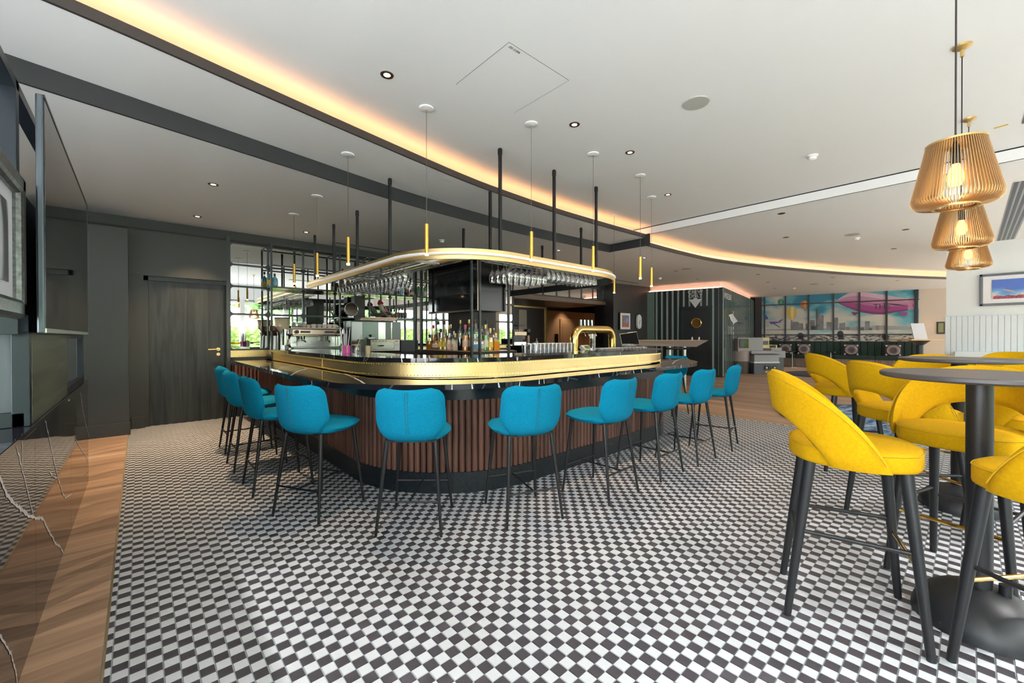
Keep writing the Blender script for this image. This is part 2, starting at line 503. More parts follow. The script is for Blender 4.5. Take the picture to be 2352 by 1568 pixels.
# ---- ceilings: four levels
K1 = smoothpath([(-3.2, 2.95), (-1.6, 3.15), (-.36, 3.31), (.68, 3.52), (1.7, 3.72), (2.69, 3.90), (3.37, 3.98), (4.46, 4.04), (5.49, 4.03), (6.90, 3.98)])
K2 = smoothpath([(-3.2, 3.7), (-1.6, 3.93), (-.49, 4.13), (.85, 4.39), (2.2, 4.65), (3.1, 4.76), (4.08, 4.82), (5.32, 4.83), (6.90, 4.74)])
K3 = smoothpath([(6.90, 3.95), (8.2, 3.91), (9.49, 3.79), (10.95, 3.42), (12.84, 2.78), (14.76, 1.99), (17.6, .45), (20.5, -1.5), (22.5, -3.1)])
SL, SR = -1.7, 22.5
def slab(name, poly, z, th=.06, m=WHITE):
    return structure(MB().prism(poly, z, z + th).build(name, m, smooth=False))
KC1 = [(-3.2, 3.2)] + [p for p in offset(K1, -.27) if p[0] > -3.2 and p[0] < 6.9] + [(6.9, 4.25)]
cC = None
def strip_slab(name, P_, Q_, z, th):
    X_ = sorted(set([round(p[0], 5) for p in P_] + [round(p[0], 5) for p in Q_])); n_ = len(X_) - 1
    def rs(K):
        xs = [p[0] for p in K]; ys = [p[1] for p in K]
        return [(x, float(np.interp(x, xs, ys))) for x in X_]
    A_, B_ = rs(P_), rs(Q_); m_ = MB(); vs = []
    for a_, b_ in zip(A_, B_): vs += [(a_[0], a_[1], z), (b_[0], b_[1], z), (b_[0], b_[1], z + th), (a_[0], a_[1], z + th)]
    fs = []
    for i in range(n_):
        o = i * 4; q = o + 4; fs += [(o + j, o + (j + 1) % 4, q + (j + 1) % 4, q + j) for j in range(4)]
    m_.add(vs, fs)
    return structure(m_.build(name, WHITE, smooth=False))
cB = strip_slab('ceiling', K1, K2, ZB, .02)
KD3 = [(6.9, 4.22)] + [p for p in offset(K3, -.27) if p[0] > 6.9 and p[0] < SR] + [(SR, -2.8)]
cA = strip_slab('ceiling', K2, [(-3.2, 12.3), (6.9, 12.3)], ZA, .02)
cA2 = strip_slab('ceiling', K3, [(6.9, 12.3), (SR, 12.3)], ZA, .02)
cC = strip_slab('ceiling', [(-3.2, -3.2), (6.9, -3.2)], KC1, ZC, .06)
cD = strip_slab('ceiling', [(6.9, -3.2), (SR, -3.2)], KD3, ZD, .06)
# dark fascias, troughs and their light strips
def cove(K, zlow, zhigh, name, fm, lip=.065):
    o = structure(MB().strip(K, .004, -.018, zlow - .003, zlow + lip).build(name, fm))
    structure(MB().strip(K, -.26, -.28, zlow + .021, zhigh).build('ceiling_cove', WHITE))
    l = MB()
    P_ = offset(K, -.055)
    for i in range(len(P_) - 1):
        (x0, y0), (x1, y1) = P_[i], P_[i + 1]
        l.tube((x0, y0, zlow + .045), (x1, y1, zlow + .045), .008, n=6, cap=False)
    t = l.build('led_strip', WARM)
    return tag(t, 'warm orange light strip hidden behind ' + ('the long curved ceiling edge over the bar' if zlow > 3 else 'the curved ceiling edge over the lounge'), 'light strip')
cove(K1, ZB, ZC, 'trim_1', FASC)
cove(K3, ZA, ZD, 'trim_2', FASC)
structure(MB().strip(K2, .003, -.02, ZA - .003, ZB - .001).build('trim_3', BAND))
structure(MB().box(6.88, 6.90, 3.98, 4.76, ZA, ZB).build('trim_4', BAND, smooth=False))
structure(MB().box(6.895, 6.915, 3.9, 4.02, ZA, ZB + .065).build('trim_5', BAND, smooth=False))
# step between the two white ceilings with its shadow gap
structure(MB().box(6.90, 6.925, -3.2, 4.25, ZD, ZC - .014).build('trim_6', WHITE, smooth=False))
structure(MB().box(6.93, 6.95, -3.2, 4.25, ZD + .06, ZC + .02).build('trim_7', BLKMAT, smooth=False))
# closing roof above everything
structure(MB().box(-3.2, SR, -3.2, 12.3, ZC + .09, ZC + .2).build('ceiling', WHITE, smooth=False))

# ---- walls
structure(MB().box(-3.2, -3.1, 2.6, 12.3, 0, ZC).box(-3.2, -3.1, -3.2, 2.6, 0, .3).box(-3.2, -3.1, -3.2, 2.6, 2.68, ZC).build('wall_left', DARKW, smooth=False))
for q in range(4):
    y_ = -3.1 + q * 1.43
    wl = structure(MB().box(-3.18, -3.1, y_, y_ + .12, .3, 2.68).box(-3.18, -3.1, y_ + .12, y_ + 1.43, .3, .4).box(-3.18, -3.1, y_ + .12, y_ + 1.43, 2.56, 2.68).build('window_%d' % (30 + q), mat('window_frame_paint', (.74, .73, .70), .45), smooth=False))
    MB().box(-3.142, -3.138, y_ + .12, y_ + 1.43, .4, 2.56).build('pane', PANE, wl, smooth=False)
structure(MB().box(-3.2, SR, 12.3, 12.4, 0, ZC).build('wall_rear', DARKW, smooth=False))
structure(MB().box(SR - .1, SR, -3.2, 12.3, 0, ZC).build('wall_far_right', WALLW, smooth=False))
# bar back wall: frieze, lintel, panels, recessed door
wb = structure(MB().box(-3.1, 7.05, TM, TM + .12, 0, ZA).build('wall_back', DARKW, smooth=False))
MB().box(-3.1, 7.05, TM - .012, TM, 2.735, 2.765).build('moulding', mat('moulding_shadow', (.03, .022, .02), .6), wb, smooth=False)
lin = MB().box(-.12, 1.0, TM - .14, TM, 2.10, 2.72).build('lintel', DARKW, wb, smooth=False)
MB().box(-3.1, -.10, 7.23, TM, 0, 2.64).build('wall_panel', DARKW, wb, smooth=False)
structure(MB().box(-3.1, -.085, 7.21, 7.235, 0, .16).build('baseboard_left', DARKW, smooth=False, bevel=.004))
structure(MB().box(-.085, .06, 7.6, 7.62, 0, .16).build('baseboard_back', DARKW, smooth=False, bevel=.004))
MB().box(-.10, .05, 7.62, TM, 0, 2.10).build('door_jamb', DARKW, wb, smooth=False)
d1 = structure(MB().box(.10, .97, TM - .05, TM - .01, .005, 2.04).build('door_1', DOORW, smooth=False, bevel=.003))
MB().box(.05, .10, TM - .07, TM, 0, 2.10).box(.05, 1.0, TM - .07, TM, 2.04, 2.10).build('door_frame', DARKW, d1, smooth=False)
h = MB().path([(.90, TM - .05, 1.06), (.90, TM - .11, 1.06), (.88, TM - .115, 1.06), (.77, TM - .115, 1.06)], .009, 8)
h.tube((.90, TM - .056, 1.06), (.90, TM - .05, 1.06), .026, n=16); h.tube((.90, TM - .056, .985), (.90, TM - .05, .985), .024, n=16)
h.build('door_handle', BRASS, d1)
structure(MB().box(1.0, 1.05, TM - .10, TM, 0, 2.80).build('trim_8', GRYM, smooth=False, bevel=.003))
# right-hand pier and dark wall with the clock
wc = structure(MB().prism([(10.95, 7.42), (12.80, 7.22), (12.9, 7.9), (11.0, 8.0)], 0, ZA).build('wall_clock_side', DARKW2, smooth=False))
# passage and kitchen behind the opening
BROWN = mat('dark_brown_soffit', (.045, .028, .018), .35)
SOFT = mat('brown_soffit_edge', (.16, .095, .055), .35)
structure(MB().box(7.05, 11.0, TM, 9.6, 2.22, 2.30).build('ceiling_passage', BROWN, smooth=False))
structure(MB().box(7.05, 11.05, TM - .03, TM, 2.235, 2.34).build('trim_9', SOFT, smooth=False))
structure(MB().box(7.0, 7.05, TM - .02, 9.6, 0, 2.3).build('wall_passage_left', DARKW2, smooth=False))
structure(MB().box(7.05, 11.5, TM, TM + .12, 2.30, ZA).build('wall_back_upper', DARKW, smooth=False))
wk = structure(MB().box(7.05, 10.22, 9.6, 9.7, 0, 2.3).build('wall_kitchen', mat('kitchen_black_brown', (.022, .014, .013), .4), smooth=False))
gf = MB(); gf.box(7.1, 10.2, 9.54, 9.6, 2.17, 2.27); gf.box(10.1, 10.2, 9.54, 9.6, .8, 2.17)
gf.build('gold_frame', GOLDP, wk, smooth=False, bevel=.006)
BEIGE = mat('beige_panelling', (.56, .38, .24), .6)
MB().box(8.95, 9.3, 9.585, 9.6, 1.15, 2.1).build('light_panel', mat('taupe_panel', (.35, .29, .24), .5), wk, smooth=False)
wcor = structure(MB().box(9.8, 18.5, 12.1, 12.25, 0, ZA).build('wall_corridor', BEIGE, smooth=False))
structure(MB().prism([(15.5, 12.1), (18.5, 10.0), (18.6, 10.1), (15.7, 12.2)], 0, ZA).build('wall_corridor_right', BEIGE, smooth=False))
structure(MB().box(10.22, 18.0, 9.55, 9.7, 2.12, ZA).build('lintel_corridor', mat('black_lintel', (.010, .006, .006), .5), smooth=False))
structure(MB().box(10.9, 11.02, TM, 8.1, 0, 2.5).build('trim_10', mat('black_jamb', (.01, .007, .007), .5), smooth=False))
for q, (a, b, zt) in enumerate(((12.55, 13.35, 2.0), (13.75, 14.75, 2.02))):
    dr = structure(MB().box(a, b, 12.05, 12.1, 0, zt).build('door_%d' % (q + 2), BEIGE, smooth=False, bevel=.006))
    MB().box(a + .12, b - .12, 12.035, 12.05, .2, zt - .18).build('door_panel', BEIGE, dr, smooth=False, bevel=.01)
    if q == 0:
        MB().box(b + .08, b + .2, 12.0, 12.1, .95, 1.35).build('door_handle', BLACKP, dr, smooth=False)
ps = tag(MB().box(12.72, 12.98, 12.025, 12.034, 1.55, 1.72).build('paper_notice', mat('pale_paper', (.62, .46, .36), .8), smooth=False), 'small pale paper notice on the beige corridor door', 'notice')
pf = thing('framed_picture', 'small black framed picture on the orange lit corridor wall', 'picture', (16.1, 11.6, 1.6))
MB().cbox((0, -.02, 0), (.46, .03, .5), rz=rad(-35)).build('frame', BLACKP, pf, smooth=False)
MB().cbox((-.012, -.037, 0), (.34, .02, .38), rz=rad(-35)).build('print', mat('amber_print', (.32, .17, .08), .6), pf, smooth=False)
# kitchen worktop
kt = thing('kitchen_worktop', 'pale wooden service worktop in the dark recess behind the bar', 'worktop', (8.7, 9.2, 0))
MB().box(-1.5, 1.4, -.25, .35, .93, .97).build('worktop', mat('pale_wood_top', (.52, .33, .20), .4), kt, smooth=False)
MB().box(-1.5, 1.4, -.22, .33, .05, .93).build('cupboard', mat('kitchen_black_brown', (.02, .012, .01), .4), kt, smooth=False)

# white wall on the right with beadboard
wr = structure(MB().box(12.57, 12.85, -3.2, .33, 0, ZD).build('wall_right', WALLW, smooth=False))
BEADM = mat('bluish_white_boarding', (.70, .75, .78), .5)
y = .345
while y > -1.6:
    MB().box(12.535, 12.57, y - .078, y - .002, .12, 1.645).build('board', BEADM, wr, smooth=False, bevel=.003)
    y -= .08
MB().box(12.52, 12.58, -3.1, .36, 1.645, 1.665).build('board_cap', BEADM, wr, smooth=False)
structure(MB().box(12.53, 12.57, -3.1, -1.6, .12, 1.645).build('wall_right_boarding', BEADM, smooth=False))
# wall behind the camera with tall windows
ww = structure(MB().box(-3.2, SR, -3.2, -3.1, 2.62, ZC + .1).box(-3.2, SR, -3.2, -3.1, 0, .32).box(21.9, SR, -3.2, -3.1, .3, 2.7).build('wall_window', WALLW, smooth=False))
FRW = mat('window_frame_paint', (.74, .73, .70), .45)
xw = -3.15; nw = 1
while xw < 21.5:
    wd = 1.5
    wn = structure(MB().box(xw, xw + .16, -3.22, -3.06, .3, 2.65).box(xw + wd - .001, xw + wd + .0, -3.18, -3.1, .3, 2.65).box(xw + .16, xw + wd, -3.18, -3.1, .3, .4).box(xw + .16, xw + wd, -3.18, -3.1, 2.05, 2.13).box(xw + .16, xw + wd, -3.18, -3.1, 2.55, 2.65).box(xw + .82, xw + .92, -3.18, -3.1, .4, 2.55).build('window_%d' % nw, FRW, smooth=False))
    MB().box(xw + .16, xw + wd, -3.142, -3.138, .4, 2.55).build('pane', PANE, wn, smooth=False)
    xw += wd; nw += 1
# outside
HEDGE = mat('hedge_leaves', (.15, .24, .05), .8, var=.5, scale=10, bump=1., bscale=30)
hm = MB()
rng = random.Random(3)
for i in range(2600):
    c = (rng.uniform(-9, 22), -6.6 + rng.uniform(-.3, .35), rng.uniform(.0, 1.75))
    r = rng.uniform(.05, .11)
    a = rng.uniform(0, 6.3); b = rng.uniform(-1, 1)
    hm.cbox(c, (r * 2.2, r * 1.4, r), rz=a, rx=b)
hm.box(-9, 22, -7.1, -6.6, 0, 1.7)
tag(stuff(hm.build('hedge', HEDGE, smooth=False)), 'clipped green hedge outside the tall windows, seen in the mirrors', 'hedge')
structure(MB().box(-12, 26, -30, -3.2, -.3, -.12).build('ground_outside', mat('pale_paving', (.72, .72, .70), .9), smooth=False))
tm_ = MB()
for i in range(1500):
    cx = rng.choice((-3.5, .4, 6, 11)); c = (cx + rng.gauss(0, 1.1), -11 + rng.gauss(0, .8), 3.6 + rng.gauss(0, .8))
    tm_.cbox(c, (.35, .3, .12), rz=rng.uniform(0, 6), rx=rng.uniform(-1, 1))
tag(stuff(tm_.build('tree_foliage', mat('tree_leaves', (.14, .28, .09), .8, var=.4, scale=3), smooth=False)), 'leafy green tree tops outside the windows, seen in the mirrors', 'trees')

# ================================================================== CREW ROOM (ribbed dark box)
CREWM = mat('ribbed_panel_dark', (.020, .026, .027), .3)
CREWG = mat('ribbed_panel_glossy', (.030, .040, .040), .08, spec=.8)
BATG = mat('pale_green_batten', (.30, .40, .37), .25)
CA, CB, CC_ = (12.72, 7.25), (13.2, 5.05), (19.2, 6.10)
ZT = 2.745
crew = structure(MB().prism([CA, CB, CC_, (19.2, 10.5), (12.95, 8.0)], 0, ZT - .02).build('wall_crew_room', CREWM, smooth=False))
def along(a, b, d, out=0.):
    L = math.hypot(b[0] - a[0], b[1] - a[1]); ux, uy = (b[0] - a[0]) / L, (b[1] - a[1]) / L
    return (a[0] + ux * d + uy * out, a[1] + uy * d - ux * out), math.atan2(uy, ux), L
# front battens
_, fa, FL = along(CA, CB, 0)
n = 13
door_lo, door_hi = on_s(1567, 700, 12.95)[0], 0
for i in range(n):
    d = .12 + i * (FL - .2) / (n - 1)
    (x, y_), a, L = along(CA, CB, d, .03)
    indoor = 1.02 < d < 1.98
    z0 = 2.18 if indoor else .02
    MB().cbox((x, y_, (z0 + ZT - .03) / 2), (.045, .06, ZT - .03 - z0), rz=a).build('batten', BATG, crew, smooth=False)
    (x, y_), a, L = along(CA, CB, d + .08, .015)
    if d + .12 < FL: MB().cbox((x, y_, (z0 + ZT - .03) / 2), (.05, .03, ZT - .03 - z0), rz=a).build('rib', CREWM, crew, smooth=False)
(x, y_), a, L = along(CA, CB, FL - .04, .03)
MB().cbox((x, y_, ZT / 2), (.10, .07, ZT - .03), rz=a).build('corner_post', CREWM, crew, smooth=False)
# right face, fluted and glossy
n = 75
_, ra, RL = along(CB, CC_, 0)
for i in range(n):
    (x, y_), a, L = along(CB, CC_, .05 + i * (RL - .1) / n, .015)
    MB().cbox((x, y_, ZT / 2), (.045, .035, ZT - .03), rz=a).build('rib', CREWG if i % 3 else BATG, crew, smooth=False)
# green glass return by the clock wall
MB().cbox((12.70, 7.16, ZT / 2), (.10, .26, ZT - .05), rz=rad(8)).build('corner_post', mat('green_grey_panel', (.17, .24, .21), .3), crew, smooth=False)
# door with porthole
dc = (1.02 + 1.98) / 2
(x, y_), a, L = along(CA, CB, dc, .02)
dcr = structure(MB().cbox((x, y_, 1.05), (.80, .03, 2.08), rz=a).build('door_5', mat('crew_door_paint', (.022, .027, .03), .3), smooth=False))
for dd in (-.44, .44):
    (x1, y1), a, L = along(CA, CB, dc + dd, .045)
    MB().cbox((x1, y1, 1.08), (.085, .07, 2.16), rz=a).build('door_frame', CREWM, dcr, smooth=False)
(x1, y1), a, L = along(CA, CB, dc, .045)
MB().cbox((x1, y1, 2.14), (.97, .07, .085), rz=a).build('door_frame', CREWM, dcr, smooth=False)
def facepos(d, z, out=-.06): (q, a_, L_) = along(CA, CB, d, -out); return (q[0], q[1], z)
pc = facepos(dc + .02, 1.66, -.065)
ring = []
for i in range(28):
    t = 2 * pi * i / 28; q = facepos(dc + .02 + .145 * math.cos(t), 1.66 + .145 * math.sin(t), -.07); ring.append(q)
MB().path(ring, .022, 8, closed=True).build('porthole_ring', GOLD, dcr)
c_ = [facepos(dc + .02 + .135 * math.cos(2 * pi * i / 24), 1.66 + .135 * math.sin(2 * pi * i / 24), -.058) for i in range(24)]
MB().add(c_, [tuple(range(24))]).build('porthole_glass', mat('amber_porthole', (.16, .08, .02), .12), dcr, smooth=False)
# lettering and arrow over the door
SIGN = mat('silver_sign', (.62, .64, .65), .3)
sg = thing('crew_only_sign', 'silver CREW ONLY lettering above a big down arrow over the dark porthole door', 'sign', facepos(dc, 2.2, -.08), world=True)
text('lettering', 'CREW', facepos(dc, 2.625, -.09), (rad(90), 0, fa), .155, SIGN, sg, .012)
text('lettering', 'ONLY', facepos(dc, 2.50, -.09), (rad(90), 0, fa), .155, SIGN, sg, .012)
ar = [(-.055, 2.44), (.055, 2.44), (.055, 2.40), (.19, 2.40), (0, 2.13), (-.19, 2.40), (-.055, 2.40)]
av = [facepos(dc + x, z, -.078) for x, z in ar] + [facepos(dc + x, z, -.092) for x, z in ar]
MB().add(av, [tuple(range(7)), tuple(range(13, 6, -1))] + [(i, (i + 1) % 7, 7 + (i + 1) % 7, 7 + i) for i in range(7)]).build('arrow', SIGN, sg, smooth=False)
def rpos(d, z, out=.04): (q, a_, L_) = along(CB, CC_, d, out); return (q[0], q[1], z)
tag(text('number_sign', 'WDE2661', rpos(.62, 2.48, .04), (rad(90), 0, ra), .26, SIGN), 'white number lettering high on the ribbed right face of the crew room', 'sign')
pl = MB()
def rpoly(pts, o=.038): pl.add([rpos(d, z, o) for d, z in pts], [tuple(range(len(pts)))])
rpoly([(.75, 1.92), (1.35, 1.98), (2.3, 1.76), (1.6, 1.66), (1.15, 1.74)])
for k in range(6): rpoly([(1.42 + .05 * (k % 2), 1.1 + k * .17), (1.5 + .05 * (k % 2), 1.1 + k * .17), (1.52 + .06 * ((k + 1) % 2), 1.22 + k * .17), (1.44 + .06 * ((k + 1) % 2), 1.22 + k * .17)])
for k in range(3): rpoly([(.72 + k * .22, 1.3), (.77 + k * .22, 1.3), (.77 + k * .22, 1.56), (.72 + k * .22, 1.56)])
tag(pl.build('wall_graphic', mat('white_graphic', (.70, .74, .74), .35), smooth=False), 'white aeroplane wing graphic on the ribbed right face of the crew room', 'graphic')
# bulkhead over the box with peach light line
inset = lambda p, q: (p[0] + q[0], p[1] + q[1])
BK = [(12.60, 7.05), (12.90, 5.38), (13.05, 5.10), (13.25, 4.98), (19.2, 5.98), (19.2, 12), (12.7, 12)]
structure(MB().prism([(12.83, 7.3), (13.30, 5.16), (19.2, 6.22), (19.2, 10.5), (12.98, 8.0)], ZT, ZA).build('ceiling_bulkhead', mat('pinkish_bulkhead', (.72, .62, .57), .7), smooth=False))
lp = MB()
for a_, b_ in ((CA, CB), (CB, CC_)):
    sgn = -1 if a_ == CA else 1
    (p0, _, L) = along(a_, b_, .0, -.0); 
    u0, _, _ = along(a_, b_, .0, -.03 * sgn * -1 if 0 else -.0)
pts = [(12.70, 7.28), (13.18, 5.08), (19.15, 6.13)]
for i in range(2):
    lp.tube((pts[i][0] + .03, pts[i][1] + .03, ZT + .0), (pts[i + 1][0] + .03, pts[i + 1][1] + .03, ZT + .0), .012, n=6)
tag(lp.build('led_strip', PINK), 'peach light line running along the top of the dark ribbed crew room', 'light strip')

# picture and oval clock on the dark wall
cp = thing('framed_picture', 'white framed print of a cabin window and horse on the dark clock wall', 'picture', (11.43, 7.34, 1.72))
ang = math.atan2(7.22 - 7.42, 12.80 - 10.95)
MB().cbox((0, -.02, 0), (.52, .03, .56), rz=ang).build('frame', BLACKP, cp, smooth=False)
MB().cbox((0, -.036, 0), (.47, .01, .51), rz=ang).build('mount', mat('white_card', (.80, .79, .79), .7), cp, smooth=False)
MB().cbox((0, -.042, 0), (.33, .01, .37), rz=ang).build('print', mat('red_brown_print', (.40, .17, .13), .5), cp, smooth=False)
def el(cx, cz, rx, rz_, y, n=20): return [(cx + rx * math.cos(2 * pi * i / n), y, cz + rz_ * math.sin(2 * pi * i / n)) for i in range(n)]
MB().add([(x, y_ + x * math.tan(ang), z) for x, y_, z in el(.01, .03, .12, .13, -.049)], [tuple(range(20))]).build('window_print', mat('blue_pink_print', (.20, .30, .55), .5, var=.5, scale=6), cp, smooth=False)
MB().add([(-.14, -.050, -.18), (.13, -.052, -.18), (.14, -.052, -.05), (.02, -.05, .10), (-.08, -.05, -.04)], [(0, 1, 2, 3, 4)]).build('horse_print', mat('terracotta_print', (.55, .17, .09), .5), cp, smooth=False)
ck = thing('wall_clock', 'white upright oval wall clock on the dark wall beside the crew room', 'clock', (12.14, 7.26, 1.72))
oval = [(.13 * math.cos(t), .13 * math.sin(t) + (.10 if math.sin(t) > 0 else -.10)) for t in [2 * pi * i / 32 for i in range(32)]]
n = 32
MB().add([(x, -.03, z) for x, z in oval] + [(x, .02, z) for x, z in oval], [tuple(range(32))] + [(i, 32 + i, 32 + (i + 1) % 32, (i + 1) % 32) for i in range(32)]).build('clock_face', mat('clock_white', (.78, .80, .80), .4), ck, smooth=False)
MB().path([(x, -.03, z) for x, z in oval], .008, 6, closed=True).build('rim', mat('pale_rim', (.6, .62, .62), .4), ck)
MB().cbox((.03, -.037, .02), (.07, .004, .012), ry=rad(-25)).cbox((.0, -.037, -.04), (.01, .004, .09)).build('hands', BLACKP, ck, smooth=False)

# ================================================================== MURAL WALL
MA, MZ = (19.75, 5.95), (20.72, 1.22)
_, mang, ML = along(MA, MZ, 0)
wmu = structure(MB().prism([(19.70, 6.2), MA, MZ, (21.5, 1.22), (21.5, 6.4)], 0, ZA).build('wall_mural', DARKW2, smooth=False))
def mp(u, z, out=-.01):
    (q, a_, L_) = along(MA, MZ, u * ML, -out); return (q[0], q[1], z)
# sky picture: cloud noise material
SKY = bpy.data.materials.new('printed_sky'); SKY.use_nodes = True
nt = SKY.node_tree; b = nt.nodes['Principled BSDF']; b.inputs['Roughness'].default_value = .45
tc = nt.nodes.new('ShaderNodeTexCoord'); mpn = nt.nodes.new('ShaderNodeMapping'); mpn.inputs['Scale'].default_value = (1, .55, 1.2)
nt.links.new(tc.outputs['Object'], mpn.inputs[0])
nz = nt.nodes.new('ShaderNodeTexNoise'); nz.inputs['Scale'].default_value = 1.5; nz.inputs['Detail'].default_value = 8; nz.inputs['Distortion'].default_value = .5
nt.links.new(mpn.outputs[0], nz.inputs[0])
sx = nt.nodes.new('ShaderNodeSeparateXYZ'); nt.links.new(tc.outputs['Object'], sx.inputs[0])
hz = nt.nodes.new('ShaderNodeMapRange'); hz.inputs['From Min'].default_value = 1.1; hz.inputs['From Max'].default_value = 2.9; hz.inputs['To Min'].default_value = .20; hz.inputs['To Max'].default_value = -.06
nt.links.new(sx.outputs[2], hz.inputs[0])
ad = nt.nodes.new('ShaderNodeMath'); nt.links.new(nz.outputs[0], ad.inputs[0]); nt.links.new(hz.outputs[0], ad.inputs[1])
r = nt.nodes.new('ShaderNodeValToRGB')
e = r.color_ramp.elements; e[0].position = .42; e[0].color = (.015, .20, .32, 1); e[1].position = .66; e[1].color = (.58, .55, .48, 1)
e2 = r.color_ramp.elements.new(.50); e2.color = (.12, .40, .48, 1)
nt.links.new(ad.outputs[0], r.inputs[0]); nt.links.new(r.outputs[0], b.inputs['Base Color'])
CITY = bpy.data.materials.new('printed_city'); CITY.use_nodes = True
nt = CITY.node_tree; b = nt.nodes['Principled BSDF']; b.inputs['Roughness'].default_value = .5
tc = nt.nodes.new('ShaderNodeTexCoord'); mpn = nt.nodes.new('ShaderNodeMapping'); mpn.inputs['Scale'].default_value = (1, 1, 2.6)
nt.links.new(tc.outputs['Object'], mpn.inputs[0])
vo = nt.nodes.new('ShaderNodeTexVoronoi'); vo.inputs['Scale'].default_value = 9; vo.distance = 'CHEBYCHEV'
nt.links.new(mpn.outputs[0], vo.inputs[0])
r = nt.nodes.new('ShaderNodeValToRGB'); r.color_ramp.interpolation = 'CONSTANT'
e = r.color_ramp.elements; e[0].position = 0; e[0].color = (.07, .065, .06, 1); e[1].position = .35; e[1].color = (.30, .28, .26, 1)
e2 = r.color_ramp.elements.new(.6); e2.color = (.52, .49, .45, 1)
bw = nt.nodes.new('ShaderNodeRGBToBW'); nt.links.new(vo.outputs['Color'], bw.inputs[0]); nt.links.new(bw.outputs[0], r.inputs[0]); nt.links.new(r.outputs[0], b.inputs['Base Color'])
mu = thing('mural_print', 'large printed mural of a pink airship, balloons and a grey city skyline behind the bench', 'mural', (20.2, 3.6, 0), world=True)
ZM0, ZM1, ZMH = 1.02, ZA - .0, 1.30
def mquad(u0, u1, z0, z1, out): return [mp(u0, z0, out), mp(u1, z0, out), mp(u1, z1, out), mp(u0, z1, out)]
MB().add(mquad(0, 1, ZMH, ZM1, -.012), [(0, 1, 2, 3)]).build('sky_print', SKY, mu, smooth=False)
MB().add(mquad(0, 1, ZM0, ZMH, -.012), [(0, 1, 2, 3)]).build('city_print', CITY, mu, smooth=False)
def mshape(name, pts, m, out=-.016, label=None):
    return MB().add([mp(u, z, out) for u, z in pts], [tuple(range(len(pts)))]).build(name, m, mu, smooth=False, label=label)
PX0, PX1 = 1757., 2104.
def muv(px, py):   # from the photograph's pixels to place on the mural plane
    u = 0; lo, hi = -.1, 1.1
    for _ in range(30):
        u = (lo + hi) / 2; q = mp(u, 1.25); k = np.array([q[0], q[1], 0.]) @ _fw; x = 1176 + F_PX * (np.array([q[0], q[1], 0.]) @ _r) / k
        if x < px: lo = u
        else: hi = u
    rr = _ray(px, py); dd = math.hypot(q[0], q[1]) / math.hypot(rr[0], rr[1])
    return (u, 1.25 + float(rr[2]) * dd)
c6 = lambda x, y: muv(1660 + x / 4.523, 640 + y / 4.523)
def mpoly(name, pts, m, out=-.016, label=None): return mshape(name, [c6(*p) for p in pts], m, out, label)
GB = mat('print_grey_building', (.19, .19, .20), .5, var=.3, scale=6); GB2 = mat('print_dark_building', (.10, .10, .115), .5, var=.3, scale=6)
mpoly('hill_print', [(440, 528), (700, 520), (1300, 505), (1600, 485), (1990, 495), (1990, 530), (440, 536)], mat('print_hills', (.33, .33, .34), .6), -.014)
for x0, x1, y0, mm in ((705, 790, 448, GB), (788, 835, 462, GB), (862, 882, 465, GB), (905, 958, 428, GB), (918, 968, 488, GB2), (966, 984, 312, GB2), (980, 1002, 360, GB), (998, 1048, 376, GB), (1078, 1132, 450, GB), (1150, 1198, 403, GB), (1210, 1245, 462, GB), (1243, 1272, 458, GB), (1280, 1315, 500, GB), (1478, 1526, 440, GB), (1590, 1624, 485, GB), (1430, 1468, 505, GB2), (1520, 1552, 512, GB2)):
    mpoly('building_print', [(x0, y0), (x1, y0), (x1, 534), (x0, 534)], mm)
mpoly('tower_print', [(1950, 455), (1956, 455), (1956, 520), (1950, 520)], GB2)
PK1 = mat('print_pink', (.50, .22, .36), .4); PK2 = mat('print_magenta', (.33, .035, .20), .4); PK3 = mat('print_purple', (.17, .02, .11), .4); PKL = mat('print_pale_pink', (.60, .42, .50), .4)
def air(f0, f1, n=26):
    top, bot = [], []
    for i in range(n + 1):
        x = 1175 + (1985 - 1175) * i / n; t = i / n
        zt = 240 - 112 * math.sin(pi * min(1, t / .62) / 2) ** .8 if t < .31 else 130 + (t - .31) / .69 * 85
        zb = 240 + 130 * math.sin(pi / 2 * min(1, t / .55)) ** .9 if t < .55 else 370 - max(0, t - .62) / .38 * 55
        if t < .31: zt = 240 - 110 * math.sin(pi / 2 * t / .31) ** .75
        top.append((x, zt + (zb - zt) * f0)); bot.append((x, zt + (zb - zt) * f1))
    return top + bot[::-1]
def airband(name, f0, f1, m, o):
    P_ = air(f0, f1); n_ = len(P_) // 2; b_ = MB()
    b_.add([mp(*c6(*p), o) for p in P_], [(i, i + 1, len(P_) - 2 - i, len(P_) - 1 - i) for i in range(n_ - 1)]).build(name, m, mu, smooth=False)
airband('airship_print', 0, .22, PKL, -.017); airband('airship_print', .22, .45, PK1, -.017); airband('airship_print', .45, .62, mat('print_mid_pink', (.42, .13, .29), .4), -.017); airband('airship_print', .62, .88, PK2, -.017); airband('airship_print', .88, 1, PK3, -.017)
mpoly('airship_print', [(1930, 200), (2000, 195), (1965, 270), (1990, 315), (1920, 325)], PK1, -.018)
mpoly('airship_print', [(1335, 345), (1415, 350), (1375, 380), (1355, 375)], PK3, -.018)
mpoly('airship_print', [(1845, 350), (1915, 345), (1915, 378), (1850, 388)], PK2, -.018)
mpoly('propeller_print', [(1620, 248), (1800, 262), (1960, 288), (1800, 276)], mat('print_black', (.02, .015, .02), .4), -.021)
uu = c6(1650, 288); tx = mp(uu[0], uu[1], -.02)
text('airship_lettering', 'THE', tx, (rad(90), 0, mang), .26, mat('print_black', (.02, .015, .02), .4), mu, .001)
